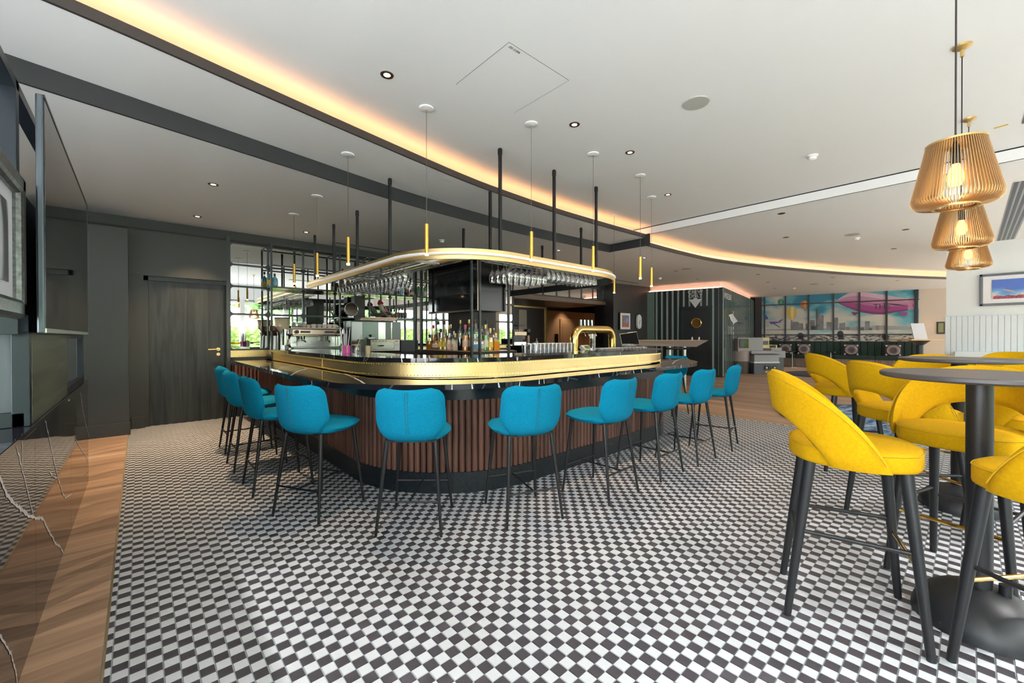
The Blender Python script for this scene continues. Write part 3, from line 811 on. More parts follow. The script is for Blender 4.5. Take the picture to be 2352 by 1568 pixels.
def balloon(cx, cy, rx, ry, m1, m2):
    P_ = [(cx + rx * math.cos(2 * pi * i / 24), cy - ry * math.sin(2 * pi * i / 24) * (1 if math.sin(2 * pi * i / 24) > 0 else 1.35)) for i in range(24)]
    mpoly('balloon_print', P_, m1, -.018)
    mpoly('balloon_print', [(cx + (p[0] - cx) * .35 + rx * .15, p[1]) for p in P_], m2, -.019)
    mpoly('balloon_print', [(cx - rx * .12, cy + ry * 1.5), (cx + rx * .12, cy + ry * 1.5), (cx + rx * .1, cy + ry * 1.75), (cx - rx * .1, cy + ry * 1.75)], GB2, -.018)
balloon(715, 345, 52, 58, mat('print_yellow', (.62, .40, .03), .4), mat('print_pale_yellow', (.75, .60, .22), .4))
balloon(850, 262, 44, 38, mat('print_orange', (.55, .13, .02), .4), mat('print_light_orange', (.70, .32, .05), .4))
balloon(603, 240, 33, 30, mat('print_green', (.02, .20, .12), .4), mat('print_light_green', (.10, .34, .20), .4))
PB = mat('print_plane_blue', (.04, .05, .34), .4); PWH = mat('print_plane_pink', (.60, .42, .42), .4)
mpoly('plane_print', [(443, 375), (455, 380), (475, 415), (445, 425)], PB, -.018)
mpoly('plane_print', [(443, 425), (500, 430), (600, 442), (632, 440), (600, 455), (500, 460), (443, 442)], PWH, -.018)
mpoly('plane_print', [(480, 445), (600, 448), (610, 455), (500, 470)], PB, -.019)
mpoly('plane_print', [(515, 462), (535, 462), (600, 505), (590, 506)], PB, -.02)
mpoly('plane_print', [(575, 440), (605, 425), (635, 418), (600, 446)], PB, -.02)
mpoly('plane_print', [(1815, 130), (1880, 88), (1920, 86), (1870, 105)], mat('print_red', (.45, .03, .03), .4), -.018)
SIL = mat('print_silhouette', (.03, .03, .035), .6)
for cx, cy, rx, ry in ((808, 590, 34, 30), (1222, 575, 35, 36), (1690, 600, 40, 22)):
    mpoly('silhouette_print', [(cx + rx * math.cos(2 * pi * i / 18), cy + ry * math.sin(2 * pi * i / 18)) for i in range(18)], SIL, -.019)
    mpoly('silhouette_print', [(cx - rx * .8, 632), (cx - rx * .2, cy), (cx + rx * .3, cy), (cx + rx * 1.3, 632)], SIL, -.019)
# mullions
MUL = mat('mural_frame_black', (.016, .015, .018), .4)
for px in (1756, 1804, 1857, 1914, 1973.5, 2036, 2104):
    u = muv(px, 760)[0]
    w_ = .055
    MB().cbox(mp(u, (ZM0 + ZA) / 2, -.03), (w_ if px < 2100 else .09, .05, ZA - ZM0), rz=mang).build('mullion', MUL, wmu, smooth=False)
for zz in (c6(900, 258)[1], 1.295, ZM0):
    MB().cbox(mp(.5, zz, -.028), (ML, .045, .04), rz=mang).build('transom', MUL, wmu, smooth=False)
# wall right of the mural, doors, small picture
BEW = mat('warm_beige_wall', (.62, .52, .44), .7)
WZ = (21.3, -1.6)
wrr = structure(MB().prism([(MZ[0] - .01, MZ[1]), WZ, (21.5, -1.6), (21.5, 1.22)], 0, ZA).build('wall_far', BEW, smooth=False))
def fp(d, z, out=-.02): (q, a_, L_) = along(MZ, WZ, d, -out); return (q[0], q[1], z)
_, fang, _ = along(MZ, WZ, 0)
ds = structure(MB().cbox(fp(1.35, 1.1), (1.0, .03, 2.2), rz=fang).build('door_6', mat('brown_door_frame', (.10, .06, .045), .4), smooth=False))
MB().cbox(fp(1.12, 1.15, -.04), (.30, .02, 1.9), rz=fang).build('pane', SCREEN, ds, smooth=False)
MB().cbox(fp(1.58, 1.15, -.04), (.30, .02, 1.9), rz=fang).build('pane', mat('pale_pane', (.30, .36, .36), .1), ds, smooth=False)
for d_ in (1.42, 1.5): MB().cbox(fp(d_, .95, -.07), (.035, .035, .9), rz=fang).build('door_handle', GOLDP, ds, smooth=False)
sp = thing('framed_picture', 'small green picture in a black upright frame right of the mural', 'picture', fp(.55, 1.55, 0), world=True)
MB().cbox(fp(.55, 1.52, -.03), (.20, .03, .42), rz=fang).build('frame', BLACKP, sp, smooth=False)
MB().cbox(fp(.55, 1.52, -.048), (.13, .01, .33), rz=fang).build('print', mat('olive_print', (.22, .24, .12), .6), sp, smooth=False)
# high table with menu stand near it
mt = thing('high_table', 'light wood high table with a dark column in front of the brown door', 'table', (14.6, .75, 0), rz=rad(-42))
hx = on_z(2137, 777, 1.2)
ht = (14.3, 0.82)
mt.location = (ht[0], ht[1], 0)
MB().box(-.50, .50, -.3, .3, 1.13, 1.165).build('table_top', mat('light_wood_top', (.60, .38, .17), .4), mt, smooth=False, bevel=.004)
MB().lathe([(.26, 0), (.26, .02), (.07, .05), (.07, 1.02), (.2, 1.13)], n=20).build('pedestal', GRYM, mt)
ms = thing('menu_stand', 'pale tilted menu board standing on the light wood high table', 'menu stand', (ht[0], ht[1], 1.165), rz=rad(-42))
MB().cbox((-.03, 0, .19), (.33, .02, .40), rx=rad(-14)).build('board', mat('pale_board', (.55, .54, .56), .4), ms, smooth=False)
MB().cbox((-.03, .06, .12), (.04, .12, .02)).build('prop', BLACKP, ms, smooth=False)

# ---- long green bench under the mural
GREEN = mat('dark_green_velvet', (.004, .022, .016), .75, sheen=.15)
bn = thing('banquette_bench', 'long dark green banquette with a wood base under the mural', 'bench', (20.0, 3.6, 0), world=True)
def bl(name, u0, u1, o0, o1, z0, z1, m, b_=.0):
    P_ = [mp(u0, 0, o0)[:2], mp(u1, 0, o0)[:2], mp(u1, 0, o1)[:2], mp(u0, 0, o1)[:2]]
    return MB().prism(P_, z0, z1).build(name, m, bn, smooth=False, bevel=b_)
for k in range(8):
    u0, u1 = k / 8, (k + 1) / 8
    bl('base_panel', u0 + .001, u1 - .001, -.05, -.42, .02, .36, wood_mat('bench_wood', (.13, .085, .06), (.25, .17, .13), .45, 'Z', .8))
for k in range(4):
    u0, u1 = k / 4, (k + 1) / 4
    bl('seat_cushion', u0 + .001, u1 - .001, -.05, -.46, .36, .50, GREEN, .02)
for k in range(24):
    bl('back_channel', k / 24 + .0006, (k + 1) / 24 - .0006, -.02, -.13, .48, 1.02, GREEN, .02)
MB().cbox(mp(.45, .22, -.425), (.22, .01, .09), rz=mang).build('vent', BLACKP, bn, smooth=False)
# turbine cushions
def cushion(px, label, first=None):
    u = muv(px, 800)[0]; q = mp(u, .70, -.24)
    c = thing('cushion', label, 'cushion', (q[0], q[1], .50), rz=mang, group='turbine cushions on the green bench')
    MB().pillow(lambda u_, v_: ((u_ - .5) * .42, -.06 * (v_) + .03, .015 + v_ * .40), 12, 12, .14, 3).build('cover', mat('cushion_black_white', (.10, .08, .09), .8), c)
    rg = MB()
    for i in range(30):
        a_ = 2 * pi * i / 30
        p0 = (.10 * math.cos(a_), -.105, .215 + .10 * math.sin(a_)); p1 = (.155 * math.cos(a_ + .1), -.10, .215 + .155 * math.sin(a_ + .1))
        rg.tube(p0, p1, .004, .007, n=4)
    rg.path([(.165 * math.cos(2 * pi * i / 30), -.088, .215 + .165 * math.sin(2 * pi * i / 30)) for i in range(30)], .009, 5, closed=True)
    rg.lathe([(.001, 0), (.03, .0), (.03, .01)], (0, 0, 0), 12) if False else None
    rg.build('turbine_print', mat('pale_pink_print', (.55, .45, .44), .7), c)
    for sx_ in (-1, 1):
        for sz_ in (0, 1):
            MB().cbox((sx_ * .185, -.06 if sz_ else -.03, .05 + sz_ * .33), (.05, .05, .05), ry=rad(45)).build('corner_print', mat('pale_pink_print', (.55, .45, .44), .7), c, smooth=False)
    return c
cushion(1805, 'turbine print cushion half hidden behind the grey machine')
cushion(1847, 'turbine print cushion between the two small round side tables')
cushion(1954, 'turbine print cushion in the middle of the green bench')
cushion(2049, 'turbine print cushion at the right end of the green bench behind the yellow stools')
for px, py, lab in ((1820, 842, 'small round side table on a thin white stem near the grey machine'), (1908, 846, 'small round side table on a thin white stem before the middle of the bench')):
    q = on_z(px, py, 0)
    q = (q[0] * .985, q[1] * .985)
    st = thing('side_table', lab, 'table', (q[0], q[1], 0), group='small round tables at the green bench')
    MB().lathe([(.15, 0), (.15, .012), (.02, .02)], n=20).tube((0, 0, .02), (0, 0, .62), .012).build('stem', mat('pale_metal', (.55, .6, .58), .3, metal=.4), st)
    MB().lathe([(.17, .62), (.18, .63), (.18, .645), (.001, .645)], n=24).build('table_top', SCREEN, st)

# ================================================================== GREY CONSOLE AND PRINTERS
q = on_z(1756, 859, 0)
GC1 = mat('light_grey_laminate', (.29, .29, .30), .45); GC2 = mat('mid_grey_laminate', (.075, .085, .10), .45); GC3 = mat('pinkish_grey', (.34, .29, .27), .5); GC4 = mat('dark_brown_grey', (.085, .065, .06), .5)
rzc = -YAW
def cpos(px, dy=0.): # x in the console's local frame from pixels at its depth
    Yd = 15.05 * math.cos(0) ; return (px - 1756) / F_PX * 13.5
Yd = 13.5
def cz(py): return 1.25 - (py - 770.) / F_PX * Yd
con = thing('server_console', 'grey two-tone console cabinet with a control plate near the crew room', 'console', (q[0], q[1], 0), rz=rzc)
cxb = lambda m_, x0, x1, y0, y1, p0, p1: m_.box(cpos(x0), cpos(x1), y0, y1, max(.0, cz(p1)), cz(p0))
cxb(MB(), 1732, 1789, 0, .6, 832, 860).build('base', GC2, con, smooth=False, bevel=.01)
cxb(MB(), 1732, 1789, -.01, .6, 814, 831).build('drawer', GC1, con, smooth=False, bevel=.01)
cxb(MB(), 1731, 1790, -.02, .6, 829.5, 832.5).build('trim_strip', mat('pale_trim', (.62, .64, .67), .4), con, smooth=False)
cxb(MB(), 1732, 1790, 0, .6, 812, 814.5).build('worktop', GC4, con, smooth=False)
cxb(MB(), 1756, 1782, -.03, .0, 838, 847).build('control_plate', GRYM, con, smooth=False)
cxb(MB(), 1764, 1773, -.045, -.03, 840.5, 845.5).build('display', SCREEN, con, smooth=False)
for px in (1759.5, 1777.5):
    MB().tube((cpos(px), -.05, cz(843)), (cpos(px), -.02, cz(843)), .025, n=14).build('knob', WHITEP, con)
cp2 = thing('printer', 'grey printer with a tall cover standing on the two-tone console', 'printer', (q[0], q[1], cz(812)), rz=rzc)
zz0 = cz(812)
def c2(x0, x1, y0, y1, p0, p1): return MB().box(cpos(x0), cpos(x1), y0, y1, max(0, cz(p1) - zz0), cz(p0) - zz0)
c2(1728, 1781, .05, .6, 804, 811.5).build('tray', GC1, cp2, smooth=False, bevel=.01)
c2(1728, 1757, .1, .6, 774, 804).build('cover', GC1, cp2, smooth=False, bevel=.01)
c2(1757, 1780, .3, .6, 774, 791).build('back_cover', mat('tan_plastic', (.60, .46, .24), .5), cp2, smooth=False, bevel=.01)
c2(1757, 1776, .26, .3, 782, 790).build('display', GC2, cp2, smooth=False)
c2(1757, 1792, .15, .5, 791, 799).build('keypad', mat('tan_plastic', (.60, .46, .24), .5), cp2, smooth=False, bevel=.01)
c2(1774, 1788, .14, .15, 792, 797.5).build('display', SCREEN, cp2, smooth=False)
c2(1757, 1780, .2, .5, 799, 804).build('tray', GC4, cp2, smooth=False)
cn2 = thing('side_cabinet', 'low grey cabinet tucked behind the right side of the two-tone console', 'cabinet', (q[0] + .25, q[1] - .1, 0), rz=rzc)
cxb(MB(), 1776, 1807, .35, .8, 806, 822).build('body', GC1, cn2, smooth=False, bevel=.01)
cxb(MB(), 1778, 1805, .4, .8, 822, 858).build('base', GC2, cn2, smooth=False)
cxb(MB(), 1775, 1799, .38, .7, 798, 806).build('lid', GC1, cn2, smooth=False, bevel=.01)
rnd = thing('crt_terminal_stand', 'round two-tone brown terminal stand against the ribbed wall', 'terminal stand', (q[0], q[1], 0), rz=rzc)
xm = cpos(1714)
MB().lathe([(.26, 0), (.27, .02), (.27, cz(829)), (.001, cz(829))], (xm, .35, 0), 28).build('base', GC4, rnd)
MB().lathe([(.275, cz(829)), (.275, cz(806)), (.001, cz(806))], (xm, .35, 0), 28).build('drum', GC3, rnd)
crt = thing('crt_monitor', 'beige boxed tube monitor with a dark screen on the round brown stand', 'monitor', (q[0], q[1], cz(806)), rz=rzc)
z1_ = cz(806)
MB().box(cpos(1698), cpos(1728), .08, .6, 0, cz(774) - z1_).build('case', GC3, crt, smooth=False, bevel=.02)
MB().box(cpos(1701), cpos(1723), .06, .09, cz(798) - z1_, cz(777) - z1_).build('screen', SCREEN, crt, smooth=False, bevel=.01)

# ---- round rugs
RUG = bpy.data.materials.new('blue_patterned_rug'); RUG.use_nodes = True
nt = RUG.node_tree; b = nt.nodes['Principled BSDF']; b.inputs['Roughness'].default_value = .95
tc = nt.nodes.new('ShaderNodeTexCoord'); mpn = nt.nodes.new('ShaderNodeMapping'); mpn.inputs['Scale'].default_value = (1, 3.5, 1); mpn.inputs['Rotation'].default_value = (0, 0, .9)
nt.links.new(tc.outputs['Object'], mpn.inputs[0])
nz = nt.nodes.new('ShaderNodeTexNoise'); nz.inputs['Scale'].default_value = 3.2; nz.inputs['Detail'].default_value = 6
nt.links.new(mpn.outputs[0], nz.inputs[0])
r = nt.nodes.new('ShaderNodeValToRGB'); e = r.color_ramp.elements; e[0].position = .38; e[0].color = (.02, .055, .15, 1); e[1].position = .66; e[1].color = (.24, .38, .52, 1)
nt.links.new(nz.outputs[0], r.inputs[0]); nt.links.new(r.outputs[0], b.inputs['Base Color'])
RUG2 = mat('dark_blue_rug', (.035, .042, .062), .95, var=.3, scale=6)
def rug(c, R_, m, lab, lines, lm):
    o = thing('round_rug', lab, 'rug', (c[0], c[1], 0))
    MB().lathe([(R_, 0), (R_, .012), (.001, .012)], n=72).build('pile', m, o)
    MB().path([(R_ * math.cos(2 * pi * i / 72), R_ * math.sin(2 * pi * i / 72), .008) for i in range(72)], .012, 6, closed=True).build('border', BLACKP, o)
    for (a0, a1) in lines:
        p0 = (R_ * .97 * math.cos(rad(a0)), R_ * .97 * math.sin(rad(a0))); p1 = (R_ * .97 * math.cos(rad(a1)), R_ * .97 * math.sin(rad(a1)))
        L = math.hypot(p1[0] - p0[0], p1[1] - p0[1])
        MB().cbox(((p0[0] + p1[0]) / 2, (p0[1] + p1[1]) / 2, .0135), (L, .02, .003), rz=math.atan2(p1[1] - p0[1], p1[0] - p0[0])).build('stripe', lm, o, smooth=False)
rug((8.15, .72), 1.42, RUG, 'large round blue patterned rug under the farther yellow stools', [(10, 190), (60, 240), (100, 290), (130, 20), (160, 330), (45, 150), (75, 200), (220, 330)], mat('pale_stripe', (.55, .58, .62), .9))
rug((16.3, 2.95), 1.3, RUG2, 'round dark rug with pale lines in front of the green bench', [(20, 200), (75, 250), (110, 330)], mat('grey_stripe', (.28, .27, .30), .9))

# ================================================================== BAR
def upath2(sl, sr, tf, r, t_left, t_right): 
    return [(sl, t_left - (t_left - tf - r) * k / 8) for k in range(0, 8)] + arc(sl + r, tf + r, r, 180, 270, 24) + \
        [(sl + r + (sr - sl - 2 * r) * k / 8, tf) for k in range(1, 8)] + arc(sr - r, tf + r, r, 270, 360, 24) + \
        [(sr, tf + r + (t_right - tf - r) * k / 5) for k in range(1, 6)]
TL = 6.95
bar = thing('bar_counter', 'curved U shaped bar faced with ribbed walnut on a black plinth', 'bar counter', (3.6, 3.5, 0), world=True)
TLB = 7.55
pk = upath2(1.40, 5.65, 2.54, 1.1, TLB, 6.6)
MB().strip(pk, 0, -.10, 0, .165).build('plinth', mat('blue_black_plinth', (.013, .018, .024), .3, var=.5, scale=40), bar, angle=25)
ps_ = upath2(1.42, 5.63, 2.56, 1.08, TLB, 6.6)
MB().strip(ps_, -.02, -.12, .16, .90).build('carcass', BLKMAT, bar, angle=25)
pb = upath2(1.36, 5.69, 2.50, 1.14, TLB, 6.6)
MB().strip(pb, -.03, -.09, .745, .86).build('apron', mat('black_apron', (.012, .015, .02), .22), bar, angle=25)
# round slats, evenly spaced along the curve
def resample(path, step):
    out = []; acc = 0.; L = 0.
    for i in range(len(path) - 1):
        a, b_ = path[i], path[i + 1]; d = math.hypot(b_[0] - a[0], b_[1] - a[1]); u = (b_[0] - a[0]) / d, (b_[1] - a[1]) / d
        while acc <= L + d:
            k = acc - L; out.append((a[0] + u[0] * k, a[1] + u[1] * k)); acc += step
        L += d
    return out
SP = .0515
sl_pts = resample(ps_, SP)
slat_me = MB().tube((0, 0, .168), (0, 0, .745), .0235, n=12).build('slat', SLATW); slat_me.parent = bar
slat_me.location = (sl_pts[0][0] - 3.6, sl_pts[0][1] - 3.5, 0)
cnt = 1
order = sorted(range(1, len(sl_pts)), key=lambda i: math.hypot(*sl_pts[i]))
for i in order:
    if cnt >= 298: break
    o = slat_me.copy(); COL.objects.link(o); o.location = (sl_pts[i][0] - 3.6, sl_pts[i][1] - 3.5, 0); o.parent = bar; cnt += 1
# brackets under the top
pt_low = upath2(1.02, 6.40, 2.34, 1.36, 7.45, 6.6)
for i in (9, 17, 24, 31, 38, 44, 50):
    x, y_ = pk[min(i + 1, len(pk) - 1)]; a_ = math.atan2(3.6 - y_ if False else 0, 1)
low = MB(); low.strip(pt_low, 0, -.50, .86, .90)
low_o = low.build('lower_worktop', MARBLE, bar, angle=25, label='black marble lower counter top')
pbr = upath2(1.48, 6.10, 2.78, 1.2, TL, 6.3)
MB().strip(pbr, 0, -.03, .90, 1.025).build('brass_band', BRASS, bar, angle=25)
MB().box(1.47, 1.53, TL, TL + .03, .90, 1.03).build('end_post', GRYM, bar, smooth=False)
# band joints and rivets
rv = resample(offset(pbr, .001), .032)
rb = MB()
for x, y_ in rv:
    for z in (.915, 1.010):
        rb.lathe([(.0042, -.004), (.0042, .0), (.003, .003), (.0005, .0042)], (0, 0, 0), 6) if False else None
        rb.add([(x + .0042 * math.cos(a_), y_ + .0042 * math.sin(a_), z + dz) for dz, a_ in [(dz, k * pi / 3) for dz in (-.0035, .0035) for k in range(6)]] ,
               [(0, 1, 7, 6), (1, 2, 8, 7), (2, 3, 9, 8), (3, 4, 10, 9), (4, 5, 11, 10), (5, 0, 6, 11), (5, 4, 3, 2, 1, 0), (6, 7, 8, 9, 10, 11)])
stuff(rb.build('rivets', BRASSD, bar))
for i in range(6, len(pbr), 11):
    x, y_ = pbr[i]; a, b_ = pbr[max(0, i - 1)], pbr[min(len(pbr) - 1, i + 1)]
    MB().cbox((x, y_, .9625), (.0025, .006, .12), rz=math.atan2(b_[1] - a[1], b_[0] - a[0])).build('band_joint', BRASSD, bar, smooth=False)
pup = upath2(1.455, 6.13, 2.755, 1.22, TL, 6.3)
MB().strip(pup, 0, -.60, 1.025, 1.065).build('upper_worktop', MARBLE, bar, angle=25, label='black marble upper counter top')
MB().strip(upath2(1.9, 5.7, 3.2, .9, TL, 6.3), 0, -.05, .0, 1.025).build('inner_carcass', BLKMAT, bar, angle=25)
# white veins running over the worktops
def ribbon(mb, pts, w0, z, seed):
    rg_ = random.Random(seed); P_ = []
    for i in range(len(pts) - 1):
        a, b_ = pts[i], pts[i + 1]; n_ = max(2, int(math.hypot(b_[0] - a[0], b_[1] - a[1]) / .03))
        for k in range(n_): t = k / n_; P_.append((a[0] + (b_[0] - a[0]) * t + rg_.uniform(-.006, .006), a[1] + (b_[1] - a[1]) * t + rg_.uniform(-.006, .006)))
    P_.append(pts[-1]); vs = []
    for i, p in enumerate(P_):
        a = P_[max(0, i - 1)]; b_ = P_[min(len(P_) - 1, i + 1)]; dx, dy = b_[0] - a[0], b_[1] - a[1]; L = math.hypot(dx, dy) or 1
        ww = w0 * rg_.uniform(.35, 1.2)
        vs += [(p[0] + dy / L * ww, p[1] - dx / L * ww, z), (p[0] - dy / L * ww, p[1] + dx / L * ww, z)]
    mb.add(vs, [(2 * i, 2 * i + 1, 2 * i + 3, 2 * i + 2) for i in range(len(P_) - 1)])
vm = MB()
lz = lambda *pts: [on_z(x, y_, .90) for x, y_ in pts]
ribbon(vm, lz((626, 853), (640, 847), (672, 839)), .006, .9012, 1)
ribbon(vm, lz((668, 862), (683, 853), (703, 847), (711, 845)), .008, .9012, 2)
ribbon(vm, lz((767, 856), (790, 858), (812, 867), (838, 881)), .009, .9012, 3)
ribbon(vm, lz((790, 858), (880, 860), (960, 866), (1045, 877)), .003, .9012, 4)
ribbon(vm, lz((1120, 862), (1140, 868), (1190, 873)), .003, .9012, 5)
ribbon(vm, lz((1545, 836), (1551, 829), (1570, 822), (1586, 826)), .008, .9012, 6)
# flecks on the two worktop edges
fl = MB(); rgf = random.Random(5)
for path_, z0, z1, n_ in ((pt_low, .862, .898, 34), (pup, 1.028, 1.063, 24)):
    pp = resample(path_, .03)
    for k in range(n_):
        i = rgf.randrange(3, len(pp) - 4); a, b_ = pp[i], pp[i + 1]
        dx, dy = b_[0] - a[0], b_[1] - a[1]; L = math.hypot(dx, dy); nx, ny = dy / L * .0012, -dx / L * .0012
        w_ = rgf.uniform(.004, .016); sh = rgf.uniform(-.012, .012)
        fl.add([(a[0] + nx, a[1] + ny, z0), (a[0] + dx / L * w_ + nx, a[1] + dy / L * w_ + ny, z0), (a[0] + dx / L * (w_ * .6 + sh) + nx, a[1] + dy / L * (w_ * .6 + sh) + ny, z1), (a[0] + dx / L * sh + nx, a[1] + dy / L * sh + ny, z1)], [(0, 1, 2, 3)])
fl.build('edge_flecks', VEIN, bar, smooth=False)
vm.build('veins', VEIN, bar, smooth=False)

# ================================================================== CANOPY OVER THE BAR
can = thing('canopy_frame', 'brass banded U shaped canopy hung on black posts over the bar', 'canopy', (3.8, 4, 0), world=True)
pcn = upath2(2.08, 5.52, 3.30, .95, 7.37, 6.2)
MB().strip(pcn, 0, -.012, 2.045, 2.155).build('brass_band', BRASS, can, angle=25)
MB().strip(pcn, -.0125, -.02, 2.045, 2.155).build('inner_band', BLKM, can, angle=25)
tb = offset(pcn, .024)
MB().path([(x, y_, 2.10) for x, y_ in tb], .015, 10).build('light_tube', mat('white_light_tube', (.82, .82, .80), .35, emit=(1, .96, .9), estr=.25), can)
posts = [(2.85, 3.34, ZC), (3.70, 3.34, ZC), (4.53, 3.34, ZC), (2.13, 4.43, ZB), (5.46, 4.33, ZB), (2.13, 5.38, ZA), (2.13, 6.26, ZA), (2.13, 7.14, ZA), (5.46, 5.22, ZA), (5.46, 6.1, ZA)]
for x, y_, z in posts:
    p = MB().cbox((x, y_, (2.06 + z) / 2), (.03, .03, z - 2.06)).build('post', BLKM, can, smooth=False, bevel=.002)
    MB().cbox((x, y_, z - .04), (.034, .034, .06)).cbox((x + .018, y_, z - .06), (.012, .008, .008)).build('post_bracket', BLKM, p if False else can, smooth=False)
# central service tower with the second, smaller brass canopy
TWS, TWT = 2.85, 3.85
tw = thing('bottle_tower', 'black pole tower with a wood bottle shelf in the middle of the bar', 'shelf tower', (3.2, 4.4, 0), world=True)
for x, y_ in ((2.85, 3.85), (2.93, 3.80), (3.42, 3.85), (2.85, 4.98), (2.85, 5.14), (3.42, 5.14)):
    MB().cbox((x, y_, 1.62), (.024, .024, 1.15)).build('pole', GRYM, tw, smooth=False)
MB().box(2.84, 3.55, 3.84, 5.16, 1.02, 1.07).build('shelf', mat('dark_shelf', (.03, .02, .017), .4), tw, smooth=False, bevel=.003)
MB().box(2.855, 3.53, 3.855, 5.14, 1.07, 1.074).build('shelf_top', mat('amber_shelf_top', (.55, .34, .20), .3), tw, smooth=False)
MB().box(3.02, 3.42, 4.1, 4.6, 1.074, 2.16).build('column', mat('dark_brown_column', (.035, .028, .026), .5), tw, smooth=False)
MB().box(2.86, 3.5, 3.9, 5.1, .1, 1.02).build('cabinet', BLKMAT, tw, smooth=False)
MB().box(2.99, 3.42, 3.90, 4.7, 1.56, 2.14).build('screen_box', mat('black_screen_box', (.006, .005, .006), .25), tw, smooth=False)
rr = [(2.78, 6.0)] + [(2.78, 5.0)] + arc(3.2, 4.2, .42, 180, 270, 12) + [(3.5, 3.78)] + arc(3.75, 4.2, .42, 270, 360, 12) + [(4.17, 5.0), (4.17, 6.0)]
c2_ = thing('inner_canopy', 'smaller brass canopy ring above the television tower', 'canopy', (3.4, 4.8, 2.2), world=True)
MB().strip(rr, 0, -.012, 2.15, 2.26).build('brass_band', BRASS, c2_, angle=25)
MB().strip(rr, -.0125, -.03, 2.15, 2.26).build('inner_band', BLKM, c2_, angle=25)
MB().path([(x, y_, 2.205) for x, y_ in offset(rr, .022)], .014, 8).build('light_tube', mat('white_light_tube', (.8, .8, .8), .4), c2_)
for x, y_ in ((3.25, 4.0), (3.7, 5.2)): MB().cbox((x, y_, (2.2 + ZB) / 2 if y_ < 4.6 else (2.2 + ZA) / 2), (.03, .03, (ZB if y_ < 4.6 else ZA) - 2.2)).build('post', BLKM, c2_, smooth=False)
tv = thing('television', 'black flat television on the left face of the bottle tower', 'television', (2.95, 4.4, 1.56), world=True)
MB().box(2.945, 2.985, 3.86, 4.97, 1.555, 2.17).build('case', BLACKP, tv, smooth=False, bevel=.004)
MB().box(2.940, 2.946, 3.875, 4.955, 1.58, 2.16).build('screen', SCREEN, tv, smooth=False)
MB().box(2.938, 2.946, 3.86, 4.97, 1.553, 1.565).box(2.938, 2.985, 3.852, 3.862, 1.553, 2.17).build('bezel', mat('warm_metal_bezel', (.45, .34, .26), .3, metal=1), tv, smooth=False)

# ---- glass racks and hanging glasses
def wineglass():
    prof = [(.033, 0), (.033, .002), (.006, .006), (.004, .012), (.004, .085), (.012, .095), (.030, .115), (.040, .145), (.038, .18), (.031, .215), (.029, .215), (.036, .18), (.038, .146), (.028, .118), (.002, .098)]
    return MB().lathe([(r_ * 1.08, -z * 1.15) for r_, z in prof], n=14, cap=False).build('wine_glass', GLASS)
def beerglass():
    prof = [(.033, 0), (.033, .003), (.008, .008), (.007, .03), (.022, .045), (.03, .09), (.032, .17), (.030, .17), (.028, .09), (.002, .05)]
    return MB().lathe([(r_, -z) for r_, z in prof], n=14, cap=False).build('beer_glass', GLASS)
def rack(name, lab, x0, x1, y0, y1, along_):
    t = thing('glass_rack', lab, 'glass rack', ((x0 + x1) / 2, (y0 + y1) / 2, 2.12), world=True)
    n_ = int(((x1 - x0) if along_ == 'y' else (y1 - y0)) / .09)
    MB().box(x0, x1, y0, y0 + .015, 2.12, 2.14).box(x0, x1, y1 - .015, y1, 2.12, 2.14).box(x0, x0 + .015, y0, y1, 2.12, 2.14).box(x1 - .015, x1, y0, y1, 2.12, 2.14).build('rack_frame', STEELB, t, smooth=False)
    for i in range(n_ + 1):
        if along_ == 'y':
            x = x0 + (x1 - x0) * i / n_; MB().box(x - .02, x + .02, y0, y1, 2.105, 2.11).build('rail', STEELB, t, smooth=False)
        else:
            y_ = y0 + (y1 - y0) * i / n_; MB().box(x0, x1, y_ - .02, y_ + .02, 2.105, 2.11).build('rail', STEELB, t, smooth=False)
    return t
rack('l', 'steel glass rack under the left leg of the canopy', 2.16, 2.72, 4.3, 6.35, 'y')
rack('r', 'steel glass rack under the front run of the canopy', 3.0, 4.75, 3.36, 3.78, 'x')
wg = wineglass(); wg.location = (2.22, 4.0, 2.115)
tag(wg, 'clear stemmed wine glass hanging upside down in the rack under the left canopy leg', 'glass', 'wine glasses in the left rack')
rgl = random.Random(11)
first = True
for i in range(5):
    for k in range(20):
        if k in (9, 10): continue
        x = 2.22 + i * .112; y_ = 4.02 + k * .118
        if y_ < 4.25 + (x - 2.22) * 1.4: continue
        if first: wg.location = (x, y_, 2.118); first = False; continue
        o = wg.copy(); COL.objects.link(o); o.location = (x, y_, 2.118 + rgl.uniform(-.004, .0)); o.scale = (1, 1, 1 if k < 9 else .92)
bgl = None
for i in range(4):
    for k in range(18):
        x = 3.06 + k * .092; y_ = 3.43 + i * .1
        kind = 0 if k < 7 else 1
        if kind == 0: o = wg.copy(); COL.objects.link(o); o['group'] = 'wine glasses in the front rack'; o['label'] = 'clear stemmed glass hanging upside down in the rack under the front canopy run'
        else:
            if bgl is None:
                bgl = beerglass(); o = bgl; tag(o, 'clear beer glass hanging upside down at the right end of the front rack', 'glass', 'beer glasses in the front rack')
            else: o = bgl.copy(); COL.objects.link(o)
        o.location = (x, y_, 2.118); o.scale = (1, 1, 1)

